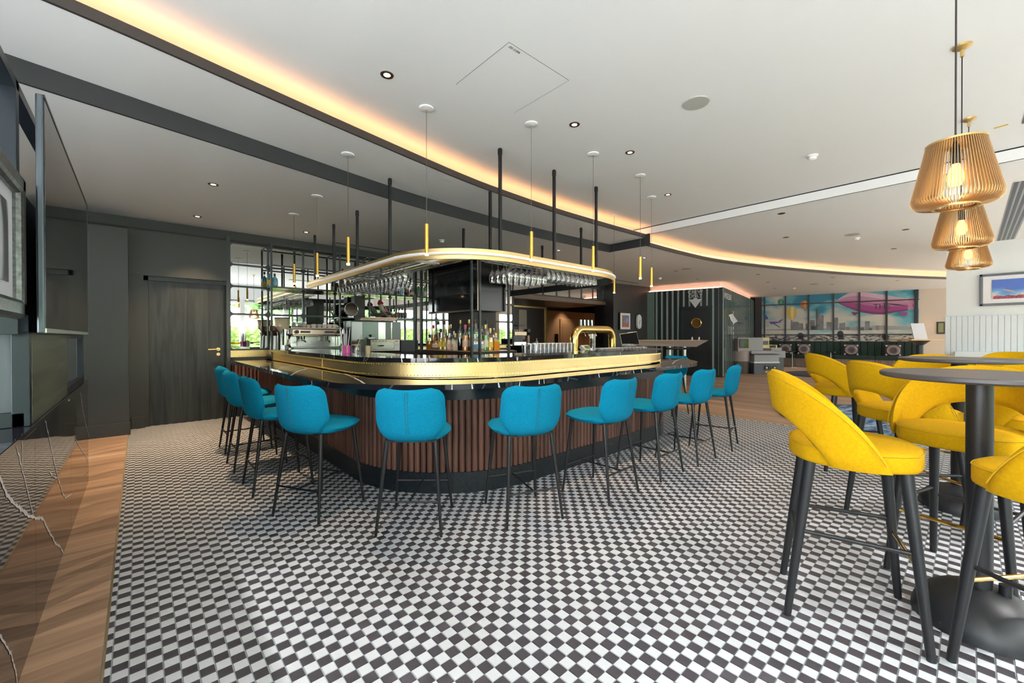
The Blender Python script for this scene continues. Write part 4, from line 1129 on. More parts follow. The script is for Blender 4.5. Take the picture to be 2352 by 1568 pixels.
# ---- slim brass pendants following the counter
def pendant_tube(x, y_, zc, zb, lab):
    t = thing('pendant_lamp', lab, 'pendant lamp', (x, y_, zb), group='slim brass pendants around the bar', world=True)
    MB().lathe([(.0165, 0), (.0165, .255), (.003, .26)], (x, y_, zb + .02), 14).build('tube', mat('anodised_gold', (.85, .52, .10), .38, metal=.85), t)
    MB().lathe([(.013, 0), (.0165, .002), (.0165, .02), (.0, .02)], (x, y_, zb), 14).build('lens', mat('frosted_lens', (.9, .7, .5), .3, emit=(1, .72, .45), estr=4.), t)
    MB().tube((x, y_, zb + .275), (x, y_, zc - .01), .0022, n=6).build('cord', mat('grey_cord', (.10, .095, .085), .6), t)
    MB().lathe([(.060, -.010), (.062, 0)], (x, y_, zc), 24, cap=False).lathe([(.001, -.016), (.012, -.014), (.054, -.012), (.060, -.010)], (x, y_, zc), 24, cap=False).build('ceiling_rose', WHITEP, t)
for x, y_, zc, lab in ((1.56, 6.11, ZA, 'slim brass pendant nearest the back wall, over the left counter'), (1.56, 5.14, ZA, 'slim brass pendant second from the back wall, over the left counter'),
                       (1.54, 4.12, ZB, 'slim brass pendant third from the back wall, over the left counter'), (1.87, 3.18, ZC, 'slim brass pendant at the left rounded corner of the bar'),
                       (2.74, 2.76, ZC, 'slim brass pendant over the front counter, left of the three'), (3.69, 2.76, ZC, 'slim brass pendant over the front counter, middle of the three'),
                       (4.62, 2.74, ZC, 'slim brass pendant over the front counter, right of the three'), (5.46, 3.06, ZC, 'slim brass pendant at the right rounded corner of the bar'),
                       (5.82, 3.93, ZC, 'slim brass pendant over the right leg of the bar beside the canopy end')):
    pendant_tube(x, y_, zc, 1.955, lab)

# ================================================================== BLUE BAR STOOLS
def blue_stool():
    t = thing('bar_stool', 'x', 'stool')
    def seat(u, v):
        a, b_ = 2 * u - 1, 2 * v - 1
        x = a * .225 * math.sqrt(max(0, 1 - b_ * b_ * .34)); y_ = b_ * .225 * math.sqrt(max(0, 1 - a * a * .34))
        y_ += .03; wv = 1 - .12 * max(0, -b_)
        return (x * wv, y_, .605 + .012 * max(0, b_) - .012 * math.exp(-(a * a + b_ * b_) * 3))
    MB().pillow(seat, 18, 18, .072, 5, .5).build('seat', BLUE, t, angle=80)
    def back(u, v):
        a = 2 * u - 1; H = .335
        if v < .38: hw = .155 + .070 * math.sin(pi / 2 * max(0, (v - .02)) / .36) ** 1.2
        else: hw = .226 - .010 * (v - .38)
        r_ = .075; top = H - v * H
        cut = 0
        if top < r_: cut = r_ - math.sqrt(max(0, r_ * r_ - (r_ - top) ** 2))
        x = a * (hw - cut)
        y_ = -.205 - .055 * v + .085 * (abs(x) / .226) ** 2.0 + (.05 * (1 - v / .22) ** 2 if v < .22 else 0)
        return (x, y_, .585 + v * H + .010 * abs(a) ** 2 * v)
    bk = MB().pillow(back, 22, 22, .052, 6, .5).build('backrest', BLUE, t, angle=80)
    sm = MB()
    for q in (-.007, .007):
        pts = []
        for k in range(15):
            v = .03 + .94 * k / 14
            p = back(.5, v); pts.append((q, p[1] - .0262, p[2]))
        sm.path(pts, .0026, 5)
    sm.build('piping', SEAM, bk)
    lg = None
    for sx_, sy_ in ((-1, -1), (1, -1), (-1, 1), (1, 1)):
        MB().tube((sx_ * .155, sy_ * .155 + .01, .585), (sx_ * .205, sy_ * .22, 0), .0150, .0085, 10).build('leg', BLKM, t)
    z = .21; k = .205 - .05 * z / .585; ky = .22 - .065 * z / .585
    MB().tube((-k, -ky, z), (k, -ky, z), .007, n=8).tube((-k, ky, z), (k, ky, z), .007, n=8).tube((0, -ky, z), (0, ky, z), .007, n=8).build('stretcher', BLKM, t)
    MB().box(-.16, .16, -.16, .17, .575, .588).build('seat_frame', BLKM, t, smooth=False)
    return t
bs = blue_stool()
GB_ = 'blue bar stools along the bar'
spots = [((.89, 5.48), -90, 'blue bar stool nearest the black door, farthest left'), ((.86, 4.72), -90, 'blue bar stool second from the black door'),
         ((.87, 3.93), -90, 'blue bar stool third from the black door, before the left curve'), ((.975, 3.17), -62, 'blue bar stool at the left curve, showing its right side seat corner'),
         ((1.39, 2.505), -42.5, 'blue bar stool square on to the viewer in front of the curve of the bar'), ((2.03, 2.14), -20, 'blue bar stool right of the one square on to the viewer'),
         ((2.767, 2.00), 1, 'blue bar stool at the left end of the straight bar front, seat pointing left'), ((3.51, 1.985), 0, 'blue bar stool in the middle of the straight bar front'),
         ((4.165, 1.955), 0, 'blue bar stool near the right end of the straight bar front'), ((4.90, 1.97), 12, 'blue bar stool farthest right, seen almost from the side'),
         ((6.35, 3.25), 82, 'blue bar stool at the far right end, its open back seen across the worktop corner')]
for i, ((x, y_), rz, lab) in enumerate(spots):
    if i == 0: bs.location = (x, y_, 0); bs.rotation_euler = (0, 0, rad(rz)); bs['label'] = lab; bs['group'] = GB_
    else: dup(bs, (x, y_, 0), rad(rz), lab, GB_)

# ================================================================== YELLOW STOOLS
def yellow_stool():
    t = thing('yellow_bar_stool', 'x', 'stool')
    def seat(u, v):
        a, b_ = 2 * u - 1, 2 * v - 1
        x = a * .245 * math.sqrt(max(0, 1 - b_ * b_ * .46)); y_ = b_ * .235 * math.sqrt(max(0, 1 - a * a * .40)) + .015
        return (x, y_, .775)
    pts = [seat(*p) for p in [(i / 16, 0) for i in range(16)] + [(1, i / 16) for i in range(16)] + [(1 - i / 16, 1) for i in range(16)] + [(0, 1 - i / 16) for i in range(16)]]
    m_ = MB(); n_ = len(pts)
    rows = []
    for sc_, z in ((.93, .695), (.985, .700), (1, .712), (1, .760), (.985, .772), (.93, .780), (.75, .787), (.45, .790), (.02, .791)):
        rows.append([(p[0] * sc_, (p[1] - .015) * sc_ + .015, z) for p in pts])
    vs = [q for r_ in rows for q in r_]
    fs = [(k * n_ + i, k * n_ + (i + 1) % n_, (k + 1) * n_ + (i + 1) % n_, (k + 1) * n_ + i) for k in range(len(rows) - 1) for i in range(n_)]
    fs += [tuple(range(n_ - 1, -1, -1)), tuple(range((len(rows) - 1) * n_, len(rows) * n_))]
    st = m_.add(vs, fs).build('seat', YEL, t, angle=70)
    MB().path([(p[0] * 1.0, (p[1] - .015) * 1.0 + .015, .7685) for p in pts], .0028, 5, closed=True).build('piping', YSEAM, st)
    def back(u, v):
        a = 2 * u - 1; k = abs(a)
        zt = 1.085 - .385 * k ** 2.3; pht = 112 * k ** .92
        zb = .885 - .185 * k ** 2.6; phb = 66 * k ** 1.0
        z = zb + (zt - zb) * v; ph = phb + (pht - phb) * v ** 1.0
        ph = rad(ph) * (1 if a >= 0 else -1)
        lean = max(0, (z - .70)) / .385
        rx, ry = .262 + .010 * lean, .252 + .055 * lean
        return (rx * math.sin(ph), -ry * math.cos(ph) + .015, z)
    bk = MB().pillow(back, 40, 10, .046, 10, .42).build('backrest', YEL, t, angle=80)
    pts = [back(i / 44, .985) for i in range(2, 43)]
    pts = [(p[0] * 1.085, (p[1] - .015) * 1.085 + .015, p[2]) for p in [back(i / 44, .93) for i in range(1, 44)]]
    MB().path(pts, .0026, 5).build('piping', YSEAM, bk)
    def leg(x0, y0, x1, y1): MB().tube((x0, y0, .70), (x1, y1, 0), .0235, .0150, 14).build('leg', BLKM, t)
    leg(-.165, .165, -.225, .225); leg(.165, .165, .225, .225); leg(-.155, -.15, -.185, -.235); leg(.155, -.15, .185, -.235)
    MB().tube((-.198, .198, .325), (.198, .198, .325), .0085, n=10).build('footrest', GOLD, t, label='polished brass front footrest')
    for sx_ in (-1, 1): MB().tube((sx_ * .191, .191, .385), (sx_ * .171, -.195, .385), .009, n=10).build('stretcher', BLKM, t)
    MB().tube((-.171, -.197, .345), (.171, -.197, .345), .008, n=10).build('stretcher', BLKM, t)
    return t
ys = yellow_stool()
yspots = [((2.40, .375), 197, 'yellow bar stool nearest on the left, full back and all four legs seen'),
          ((3.77, .29), 224, 'yellow bar stool behind the nearest one, with the open cut-out of its back seen'),
          ((3.14, .02), 75, 'yellow bar stool just beyond the near table column, facing the viewer'),
          ((2.36, -.27), -36, 'yellow bar stool cut off by the lower right corner of the photo'),
          ((4.98, .80), 215, 'yellow bar stool farthest left behind, by the cushions of the green bench'),
          ((4.95, .20), 95, 'yellow bar stool behind the farther table, its broad back rim above the table top'),
          ((3.92, -.28), -60, 'yellow bar stool right of the farther table column, seat tip toward the near column'),
          ((5.3, -.35), 60, 'yellow bar stool at the right, high back rim left of the picture edge'),
          ((6.3, -.30), 90, 'yellow bar stool farthest back at the right picture edge')]
for i, ((x, y_), rz, lab) in enumerate(yspots):
    if i == 0: ys.location = (x, y_, 0); ys.rotation_euler = (0, 0, rad(rz)); ys['label'] = lab; ys['group'] = 'yellow bar stools at the high tables'
    else: dup(ys, (x, y_, 0), rad(rz), lab, 'yellow bar stools at the high tables')

# ---- high round tables
TTOP = mat('dark_compact_laminate', (.060, .055, .056), .42)
DOME = mat('black_dome_lacquer', (.014, .016, .019), .42)
def high_table():
    t = thing('high_round_table', 'x', 'table')
    MB().lathe([(.30, 1.058), (.318, 1.062), (.325, 1.068), (.325, 1.080), (.321, 1.085), (.001, 1.0855)], n=72).build('table_top', TTOP, t)
    MB().tube((0, 0, .15), (0, 0, 1.06), .042, n=28).build('column', BLKM, t)
    pr_ = [(.215 * math.cos(a_), .17 * math.sin(a_)) for a_ in [pi / 2 * k / 12 for k in range(13)]]
    MB().lathe([(.205, 0)] + pr_[:-1] + [(.02, .17)], n=48).build('base', DOME, t)
    MB().tube((0, -.075, .14), (0, -.075, .20), .02, n=16).build('base_spigot', BLKM, t)
    return t
ht1 = high_table(); ht1.location = (2.70, -.03, 0); ht1['label'] = 'nearest high round table with dark top, thick black column and dome base'; ht1['group'] = 'high round tables by the window'
dup(ht1, (4.42, .05, 0), 0, 'farther high round table with dark top, directly behind the nearest one', 'high round tables by the window')

# ================================================================== RIBBED GOLD PENDANTS
SHADE = mat('satin_gold_fin', (.66, .45, .22), .30, metal=.8)
def ribbed_lamp(x, y_, zc, lab, zoff=0.):
    t = thing('ribbed_pendant_lamp', lab, 'pendant lamp', (x, y_, 1.84 + zoff), group='ribbed gold pendant lamps over the high tables', world=True)
    prof = [(.098, 2.125), (.150, 1.885), (.146, 1.862), (.132, 1.848), (.072, 1.838)]
    fins = MB(); n_ = 78; th = .0009; inn = .012
    for i in range(n_):
        a = 2 * pi * i / n_; ca, sa = math.cos(a), math.sin(a)
        vs = []
        for (r_, z) in prof:
            ri = r_ - inn if z > 1.87 else r_ - .004
            zi = z if z > 1.87 else z + .010
            for sg_ in (-1, 1):
                vs += [(x + r_ * ca - sg_ * th * sa, y_ + r_ * sa + sg_ * th * ca, z + zoff), (x + ri * ca - sg_ * th * sa, y_ + ri * sa + sg_ * th * ca, zi + zoff)]
        fs = []
        for k in range(len(prof) - 1):
            o = k * 4; q = o + 4
            fs += [(o, o + 1, q + 1, q), (o + 2, q + 2, q + 3, o + 3), (o, q, q + 2, o + 2), (o + 1, o + 3, q + 3, q + 1)]
        fins.add(vs, fs)
    stuff(fins.build('shade_fins', SHADE, t, smooth=False))
    MB().lathe([(.066, 1.836), (.078, 1.834), (.078, 1.842), (.066, 1.845)], (x, y_, zoff), 48, cap=False).build('bottom_ring', GOLDP, t)
    MB().lathe([(.094, 2.122), (.100, 2.122), (.100, 2.130), (.0, 2.131)], (x, y_, zoff), 48, cap=False).build('top_plate', GOLDP, t)
    MB().lathe([(.0, 1.93), (.02, 1.935), (.028, 1.96), (.026, 1.99), (.014, 2.02), (.013, 2.035)], (x, y_, zoff), 20, cap=False).build('bulb', emit_mat('amber_bulb', (1, .40, .06), 9.), t)
    MB().lathe([(.0165, 2.03), (.0165, 2.10), (.008, 2.13)], (x, y_, zoff), 16).build('socket', BLACKP, t)
    MB().tube((x, y_, 2.12 + zoff), (x, y_, zc - .02), .0035, n=8).build('cord', mat('brown_cord', (.03, .02, .022), .6), t)
    MB().lathe([(.010, -.075), (.010, -.03), (.018, -.028), (.048, -.012), (.05, 0)], (x, y_, zc), 28).build('ceiling_rose', GOLDP, t)
    l = bpy.data.lights.new('bulb_light', 'POINT'); l.energy = .6; l.color = (1, .45, .12); l.shadow_soft_size = .03
    o = bpy.data.objects.new('bulb_light', l); COL.objects.link(o); o.location = (x, y_, 1.90 + zoff)
ribbed_lamp(2.75, .045, ZC, 'nearest ribbed gold pendant lamp, the largest of the three', -.005)
ribbed_lamp(4.21, .04, ZC, 'middle ribbed gold pendant lamp, partly behind the nearest', .012)
ribbed_lamp(5.67, .01, ZC, 'farthest ribbed gold pendant lamp, lowest in the column of three', .022)

# ================================================================== LEFT: MARBLE CABINET, FRAMES, TELEVISION
mc = thing('marble_cabinet', 'long black marble faced cabinet with white veins at the left', 'cabinet', (-.6, 2.6, 0), world=True)
GM = marble_mat('black_marble_gloss', (.014, .014, .020), (.07, .07, .08), .8, .035, .004)
for a, b_ in ((-.6, 1.45), (1.452, 2.66), (2.662, 3.88), (3.882, 5.12)):
    MB().box(-.36, -.33, a, b_, 0, .862).build('marble_slab', GM, mc, smooth=False)
MB().box(-.93, -.36, 5.10, 5.12, 0, .862).build('end_panel', GM, mc, smooth=False)
MB().box(-.95, -.325, -.6, 5.13, .862, .882).build('marble_top', GM, mc, smooth=False, bevel=.002)
MB().box(-.93, -.36, -.6, 5.10, .02, .86).build('carcass', BLKMAT, mc, smooth=False)
vm = MB()
def vrib(pts, w0, seed):
    rg_ = random.Random(seed); Q = [on_s(x, y_, -.329) for x, y_ in pts]; P_ = []
    for i in range(len(Q) - 1):
        n_ = 9
        for k in range(n_): t = k / n_; P_.append((Q[i][0] + (Q[i + 1][0] - Q[i][0]) * t + rg_.uniform(-.004, .004), Q[i][1] + (Q[i + 1][1] - Q[i][1]) * t + rg_.uniform(-.004, .004)))
    P_.append(Q[-1]); vs = []
    for i, p in enumerate(P_):
        a = P_[max(0, i - 1)]; b_ = P_[min(len(P_) - 1, i + 1)]; dx, dy = b_[0] - a[0], b_[1] - a[1]; L = math.hypot(dx, dy) or 1; ww = w0 * rg_.uniform(.4, 1.15)
        vs += [(-.3288, p[0] + dy / L * ww, p[1] - dx / L * ww), (-.3288, p[0] - dy / L * ww, p[1] + dx / L * ww)]
    vm.add(vs, [(2 * i, 2 * i + 1, 2 * i + 3, 2 * i + 2) for i in range(len(P_) - 1)])
d3 = lambda *pts: [(x / 3.919, 900 + y_ / 3.919) for x, y_ in pts]
vrib(d3((0, 770), (60, 920), (150, 1020), (250, 1110), (330, 1135), (380, 1135), (440, 1250), (500, 1360), (540, 1390), (570, 1450)), .0085, 1)
vrib(d3((135, 435), (180, 610), (215, 760), (260, 940), (300, 1110)), .0045, 2)
vrib(d3((198, 380), (203, 560), (205, 690)), .004, 3)
vrib(d3((400, 220), (440, 400), (470, 540), (510, 720), (530, 800), (560, 900), (590, 950), (640, 920)), .006, 4)
vrib(d3((450, 735), (490, 765), (530, 775)), .005, 5)
vrib(d3((685, 430), (720, 500), (770, 570), (797, 630)), .006, 6)
vrib(d3((725, 0), (745, 150), (775, 300), (797, 400)), .004, 7)
vrib(d3((770, 750), (797, 715)), .004, 8)
vrib([(0, 1458), (25, 1500), (36, 1540), (40, 1566)], .006, 9)
vrib(d3((595, 55), (628, 72)), .008, 10)
vm.build('veins', VEIN, mc, smooth=False)
# display frames standing on the cabinet
fr = thing('display_shelving', 'black metal display frame with stained wood panels standing on the marble cabinet', 'shelving', (-.6, 2.6, .882), world=True)
FM = mat('blue_black_frame', (.020, .027, .036), .3, metal=.4)
def fb(x0, x1, y0, y1, z0, z1, nm='frame_bar', m_=FM): return MB().box(x0, x1, y0, y1, z0, z1).build(nm, m_, fr, smooth=False, bevel=.002)
# near tall bay
fb(-.40, -.35, 2.49, 2.54, 1.26, 2.26); fb(-.40, -.35, .8, 5.0, 2.22, 2.26); fb(-.92, -.35, 2.50, 2.54, 2.22, 2.26); fb(-.92, -.35, 2.50, 2.54, 1.84, 1.87)
fb(-.92, -.35, 2.60, 2.64, .883, .94); fb(-.385, -.335, 2.60, 2.64, .883, 1.30); fb(-.92, -.335, 2.58, 2.64, 1.27, 1.34)
fb(-.92, -.385, 2.635, 2.66, .94, 1.27, 'wood_panel', CAB_WOOD)
fb(-.345, -.335, 2.66, 3.80, .883, 1.27, 'wood_panel', CAB_WOOD2)
fb(-.40, -.345, 2.66, 3.80, .883, 1.27, 'panel_back', BLKMAT)
fb(-.37, -.335, 4.78, 4.84, .883, 1.27); fb(-.37, -.335, 3.80, 4.84, .883, .93); fb(-.42, -.335, 3.8, 4.84, 1.24, 1.28)
fb(-.42, -.40, 4.25, 4.45, .93, 1.24, 'light_baffle', mat('pale_baffle', (.55, .55, .5), .5))
fb(-.62, -.36, 2.60, 2.66, 1.34, 1.86, 'side_panel', BLKMAT)
fb(-.60, -.36, 2.64, 4.8, 1.275, 1.86, 'backing_panel', BLKMAT)
# framed picture on the near bay
pc_ = thing('framed_picture', 'black and white picture in a thick dark silver frame at the left', 'picture', (-.345, 1.9, 1.6), world=True)
PY0, PY1, PZ0, PZ1 = 1.30, 2.49, 1.32, 1.87
fw_ = .075
DS = mat('dark_silver_frame', (.16, .17, .165), .28, metal=.8, var=.4, scale=60)
for a in ((PY0, PY1, PZ0, PZ0 + fw_), (PY0, PY1, PZ1 - fw_, PZ1), (PY0, PY0 + fw_, PZ0, PZ1), (PY1 - fw_, PY1, PZ0, PZ1)):
    MB().box(-.37, -.325, a[0], a[1], a[2], a[3]).build('frame', DS, pc_, smooth=False, bevel=.018)
MB().box(-.37, -.352, PY0 + fw_ * .6, PY1 - fw_ * .6, PZ0 + fw_ * .6, PZ1 - fw_ * .6).build('mount', mat('white_mount', (.72, .74, .80), .6), pc_, smooth=False)
ENG = bpy.data.materials.new('engine_print'); ENG.use_nodes = True
nt = ENG.node_tree; b = nt.nodes['Principled BSDF']; b.inputs['Roughness'].default_value = .4
tc = nt.nodes.new('ShaderNodeTexCoord'); wv = nt.nodes.new('ShaderNodeTexWave'); wv.wave_type = 'RINGS'; wv.rings_direction = 'X'; wv.inputs['Scale'].default_value = 1.6; wv.inputs['Distortion'].default_value = 3.
nt.links.new(tc.outputs['Object'], wv.inputs[0])
r = nt.nodes.new('ShaderNodeValToRGB'); e = r.color_ramp.elements; e[0].position = .25; e[0].color = (.06, .065, .075, 1); e[1].position = .8; e[1].color = (.60, .63, .68, 1)
nt.links.new(wv.outputs[0], r.inputs[0]); nt.links.new(r.outputs[0], b.inputs['Base Color'])
MB().box(-.353, -.349, PY0 + .16, PY1 - .155, PZ0 + .13, PZ1 - .13).build('engine_print', ENG, pc_, smooth=False)
# wall television
tvl = thing('television', 'big black wall television seen nearly edge on at the left', 'television', (-.3, 3.4, 1.27), world=True)
MB().box(-.306, -.283, 2.52, 4.40, 1.265, 2.235).build('case', mat('tv_edge_metal', (.10, .12, .14), .28, metal=.7), tvl, smooth=False, bevel=.006)
MB().box(-.2832, -.2812, 2.535, 4.39, 1.285, 2.222).build('screen', mat('tv_screen', (.004, .005, .005), .03, spec=1.), tvl, smooth=False)
MB().box(-.287, -.279, 2.525, 4.395, 1.268, 1.286).build('bottom_trim', STEELB, tvl, smooth=False)
MB().box(-.285, -.2795, 2.522, 4.40, 2.222, 2.234).box(-.285, -.2795, 4.388, 4.40, 1.268, 2.234).build('bezel', BLACKP, tvl, smooth=False)
MB().box(-.36, -.306, 3.2, 3.7, 1.5, 1.84).build('wall_bracket', BLKMAT, tvl, smooth=False)

# ================================================================== MIRRORED BACK BAR
GS = [1.05 + .5325 * i for i in range(12)]     # mullion lines
GS[-1] = 7.02
ZR = [1.045, 1.61, 2.045, 2.385, 2.72]
mg = thing('mirror_wall', 'black grid of mirror panes with rounded corners behind the bar', 'mirror wall', (4, TM, 1.0), world=True)
def rrect(x0, x1, z0, z1, r_, y_, n_=5):
    pts = []
    for cx, cz_, a0 in ((x1 - r_, z0 + r_, -90), (x1 - r_, z1 - r_, 0), (x0 + r_, z1 - r_, 90), (x0 + r_, z0 + r_, 180)):
        for k in range(n_ + 1): a = rad(a0 + 90 * k / n_); pts.append((cx + r_ * math.cos(a), y_, cz_ + r_ * math.sin(a)))
    return pts
def mirror_cell(x0, x1, z0, z1, yb=TM):
    g = .014
    out = [(x0, yb - .03, z0), (x1, yb - .03, z0), (x1, yb - .03, z1), (x0, yb - .03, z1)]
    inn = rrect(x0 + g, x1 - g, z0 + g, z1 - g, .045, yb - .03)
    inb = [(p[0], yb - .012, p[2]) for p in inn]
    # frame face: fan from each outer corner to its arc, plus straight sides
    vs = out + inn + inb; n_ = 6; f = []
    oc = [1, 2, 3, 0]
    for c_i in range(4):
        base = 4 + c_i * n_
        for k in range(n_ - 1): f.append((oc[c_i], base + k + 1, base + k))
        nxt = 4 + ((c_i + 1) % 4) * n_
        f.append((oc[c_i], oc[(c_i + 1) % 4], nxt, base + n_ - 1))
    m_ = 24
    for k in range(m_): f.append((4 + k, 4 + (k + 1) % m_, 28 + (k + 1) % m_, 28 + k))
    MB().add(vs, f).build('grid_frame', GRYM, mg, smooth=False)
    MB().add([(x0, yb - .012, z0), (x1, yb - .012, z0), (x1, yb - .012, z1), (x0, yb - .012, z1)], [(0, 1, 2, 3)]).build('mirror_pane', MIRROR, mg, smooth=False)
for i in range(len(GS) - 1):
    for j in range(4): mirror_cell(GS[i], GS[i + 1], ZR[j], ZR[j + 1])
xs_ = [7.02 + .55 * i for i in range(9)]
for i in range(len(xs_) - 1): mirror_cell(xs_[i], min(xs_[i + 1], 11.4), 2.36, 2.72)
# brass band and ribbed panel under the mirrors
bb = thing('back_bar_panel', 'brass banded lower panel of the back bar with walnut ribs', 'panel', (2.5, TM, 0), world=True)
MB().box(1.05, 7.0, TM - .02, TM, .93, 1.035).build('brass_band', BRASS, bb, smooth=False)
MB().box(1.05, 7.0, TM - .04, TM, .80, .93).build('apron', DARKW, bb, smooth=False)
x = 1.08
while x < 1.75:
    MB().tube((x, TM - .03, .12), (x, TM - .03, .80), .0235, n=10).build('slat', SLATW, bb); x += .0515
rvb = MB(); x = 1.07
while x < 1.9:
    for z in (.945, 1.02): rvb.cbox((x, TM - .022, z), (.007, .006, .007))
    x += .035
stuff(rvb.build('rivets', BRASSD, bb, smooth=False))
# back counter with steel and wood fronts
bc = thing('back_counter', 'dark back counter below the mirrors carrying the coffee machine', 'counter', (4, 7.3, 0), world=True)
MB().box(1.54, 6.9, 6.98, TM - .05, .93, .965).build('worktop', BLKMAT, bc, smooth=False, bevel=.003)
MB().box(1.56, 6.9, 7.0, TM - .05, .05, .93).build('carcass', BLKMAT, bc, smooth=False)
# étagère: tube frame with shelves
et = thing('bottle_etagere', 'black tube shelving frame standing in front of the mirrors', 'shelving', (3.3, 7.4, 0), world=True)
yf, yb = 7.40, 7.70
px_ = [1.56, 2.09, 2.62, 3.15, 3.68, 4.21, 4.74]
for x in px_:
    if x in (2.09,): continue
    MB().cbox((x, yf, 1.84), (.026, .026, 1.77)).build('post', GRYM, et, smooth=False)
    for z in (2.72, 2.04): MB().cbox((x, (yf + yb) / 2, z), (.022, yb - yf, .022)).build('rail', GRYM, et, smooth=False)
for z in (2.72, 2.38, 2.04):
    MB().cbox(((1.56 + 4.74) / 2, yf, z), (3.2, .022, .022)).build('rail', GRYM, et, smooth=False)
MB().box(1.56, 4.74, yf, yb, 2.028, 2.040).build('shelf', mat('smoked_shelf', (.03, .036, .036), .15), et, smooth=False)
MB().box(2.62, 4.74, yf, yb, 1.575, 1.592).build('shelf', mat('smoked_shelf', (.03, .036, .036), .15), et, smooth=False)
MB().cbox((3.68, yf, 1.583), (2.12, .022, .024)).build('rail', GRYM, et, smooth=False)

# ---- bottles
BOT = {}
def bottle_profile(kind):
    P_ = {'std': [(.001, 0), (.034, 0), (.037, .004), (.037, .17), (.034, .19), (.016, .215), (.0135, .235), (.0135, .285)],
          'tall': [(.001, 0), (.033, 0), (.036, .004), (.036, .19), (.030, .215), (.0145, .25), (.013, .33)],
          'squat': [(.001, 0), (.044, 0), (.047, .005), (.047, .11), (.043, .135), (.018, .16), (.015, .205)],
          'square': [(.001, 0), (.040, 0), (.042, .004), (.042, .15), (.036, .165), (.016, .18), (.015, .22)],
          'shaker': [(.001, 0), (.030, 0), (.034, .06), (.044, .17), (.043, .18), (.028, .20), (.025, .225), (.028, .27)],
          'round': [(.001, 0), (.03, 0), (.05, .03), (.056, .07), (.05, .11), (.022, .145), (.014, .165), (.014, .21)]}
    return P_[kind]
def bottle(kind, liquid, cap, labelc, x, y_, z, lab, h=1., fill=.62, glassm=None, rz=0.):
    t = thing('bottle', lab, 'bottle', (x, y_, z), rz=rz)
    pr_ = [(r_, z_ * h) for r_, z_ in bottle_profile(kind)]
    ns = 4 if kind == 'square' else 18
    top = pr_[-1][1]
    if kind == 'square':
        m_ = MB(); pr2 = [(r_ * (1.3 if r_ > .03 else 1), z_) for r_, z_ in pr_]
        m_.lathe(pr2[:6], n=4, cap=False); body = m_.lathe([pr_[5], pr_[6]], n=16, cap=False).build('glass_body', glassm or GLASS, t, smooth=False)
    else: MB().lathe(pr_, n=ns, cap=False).build('glass_body', glassm or GLASS, t)
    if liquid is not None:
        L_ = top * fill; q = [(r_ * (.9 if kind != 'square' else 1.2), z_ + .003) for r_, z_ in pr_ if z_ < L_]
        q.append((q[-1][0] * .98, L_)); q.append((.0005, L_))
        MB().lathe(q, n=ns, cap=False).build('liquid', liquid, t, smooth=kind != 'square')
    if labelc is not None:
        r_ = max(a for a, _ in pr_) + .0008; z0, z1 = top * .16, top * .42
        MB().lathe([(r_ * (1.3 if kind == 'square' else 1), z0), (r_ * (1.3 if kind == 'square' else 1), z1)], n=ns, cap=False).build('paper_label', labelc, t, smooth=kind != 'square')
    MB().lathe([(.0155, top - .035), (.0165, top - .03), (.0165, top + .012), (.001, top + .014)], n=14).build('cap', cap, t)
    return t
def liq(name, c, rough=.08): return mat(name, c, rough, coat=.5)
AMB = liq('amber_spirit', (.60, .22, .02)); GOLDL = liq('golden_spirit', (.75, .46, .05)); BRN = liq('brown_spirit', (.22, .07, .015)); PALE = liq('pale_spirit', (.62, .56, .42)); ORG = liq('orange_spirit', (.85, .33, .03))
GRN = liq('green_spirit', (.04, .36, .05)); BLU = liq('blue_spirit', (.05, .40, .50)); BLK = liq('dark_bottle', (.012, .01, .012)); PKL_ = liq('pink_spirit', (.70, .36, .24)); MINT = liq('mint_tin', (.03, .50, .30), .4)
LW = mat('cream_label', (.72, .66, .52), .6); LY = mat('yellow_label', (.78, .55, .08), .6); LB = mat('black_label', (.03, .03, .035), .5); LP = mat('blush_label', (.75, .50, .38), .6); LG = mat('pale_green_label', (.42, .58, .50), .6); LBL = mat('blue_label', (.10, .30, .50), .6)
CB = BLACKP; CRD = mat('red_cap', (.60, .02, .02), .35); CG = mat('gold_cap', (.70, .48, .15), .3, metal=.7); CBR = mat('brown_cap', (.10, .04, .02), .4); CS = mat('silver_cap', (.6, .6, .6), .3, metal=.8); CPK = mat('pink_cap', (.62, .10, .12), .4)
ZS = 1.074
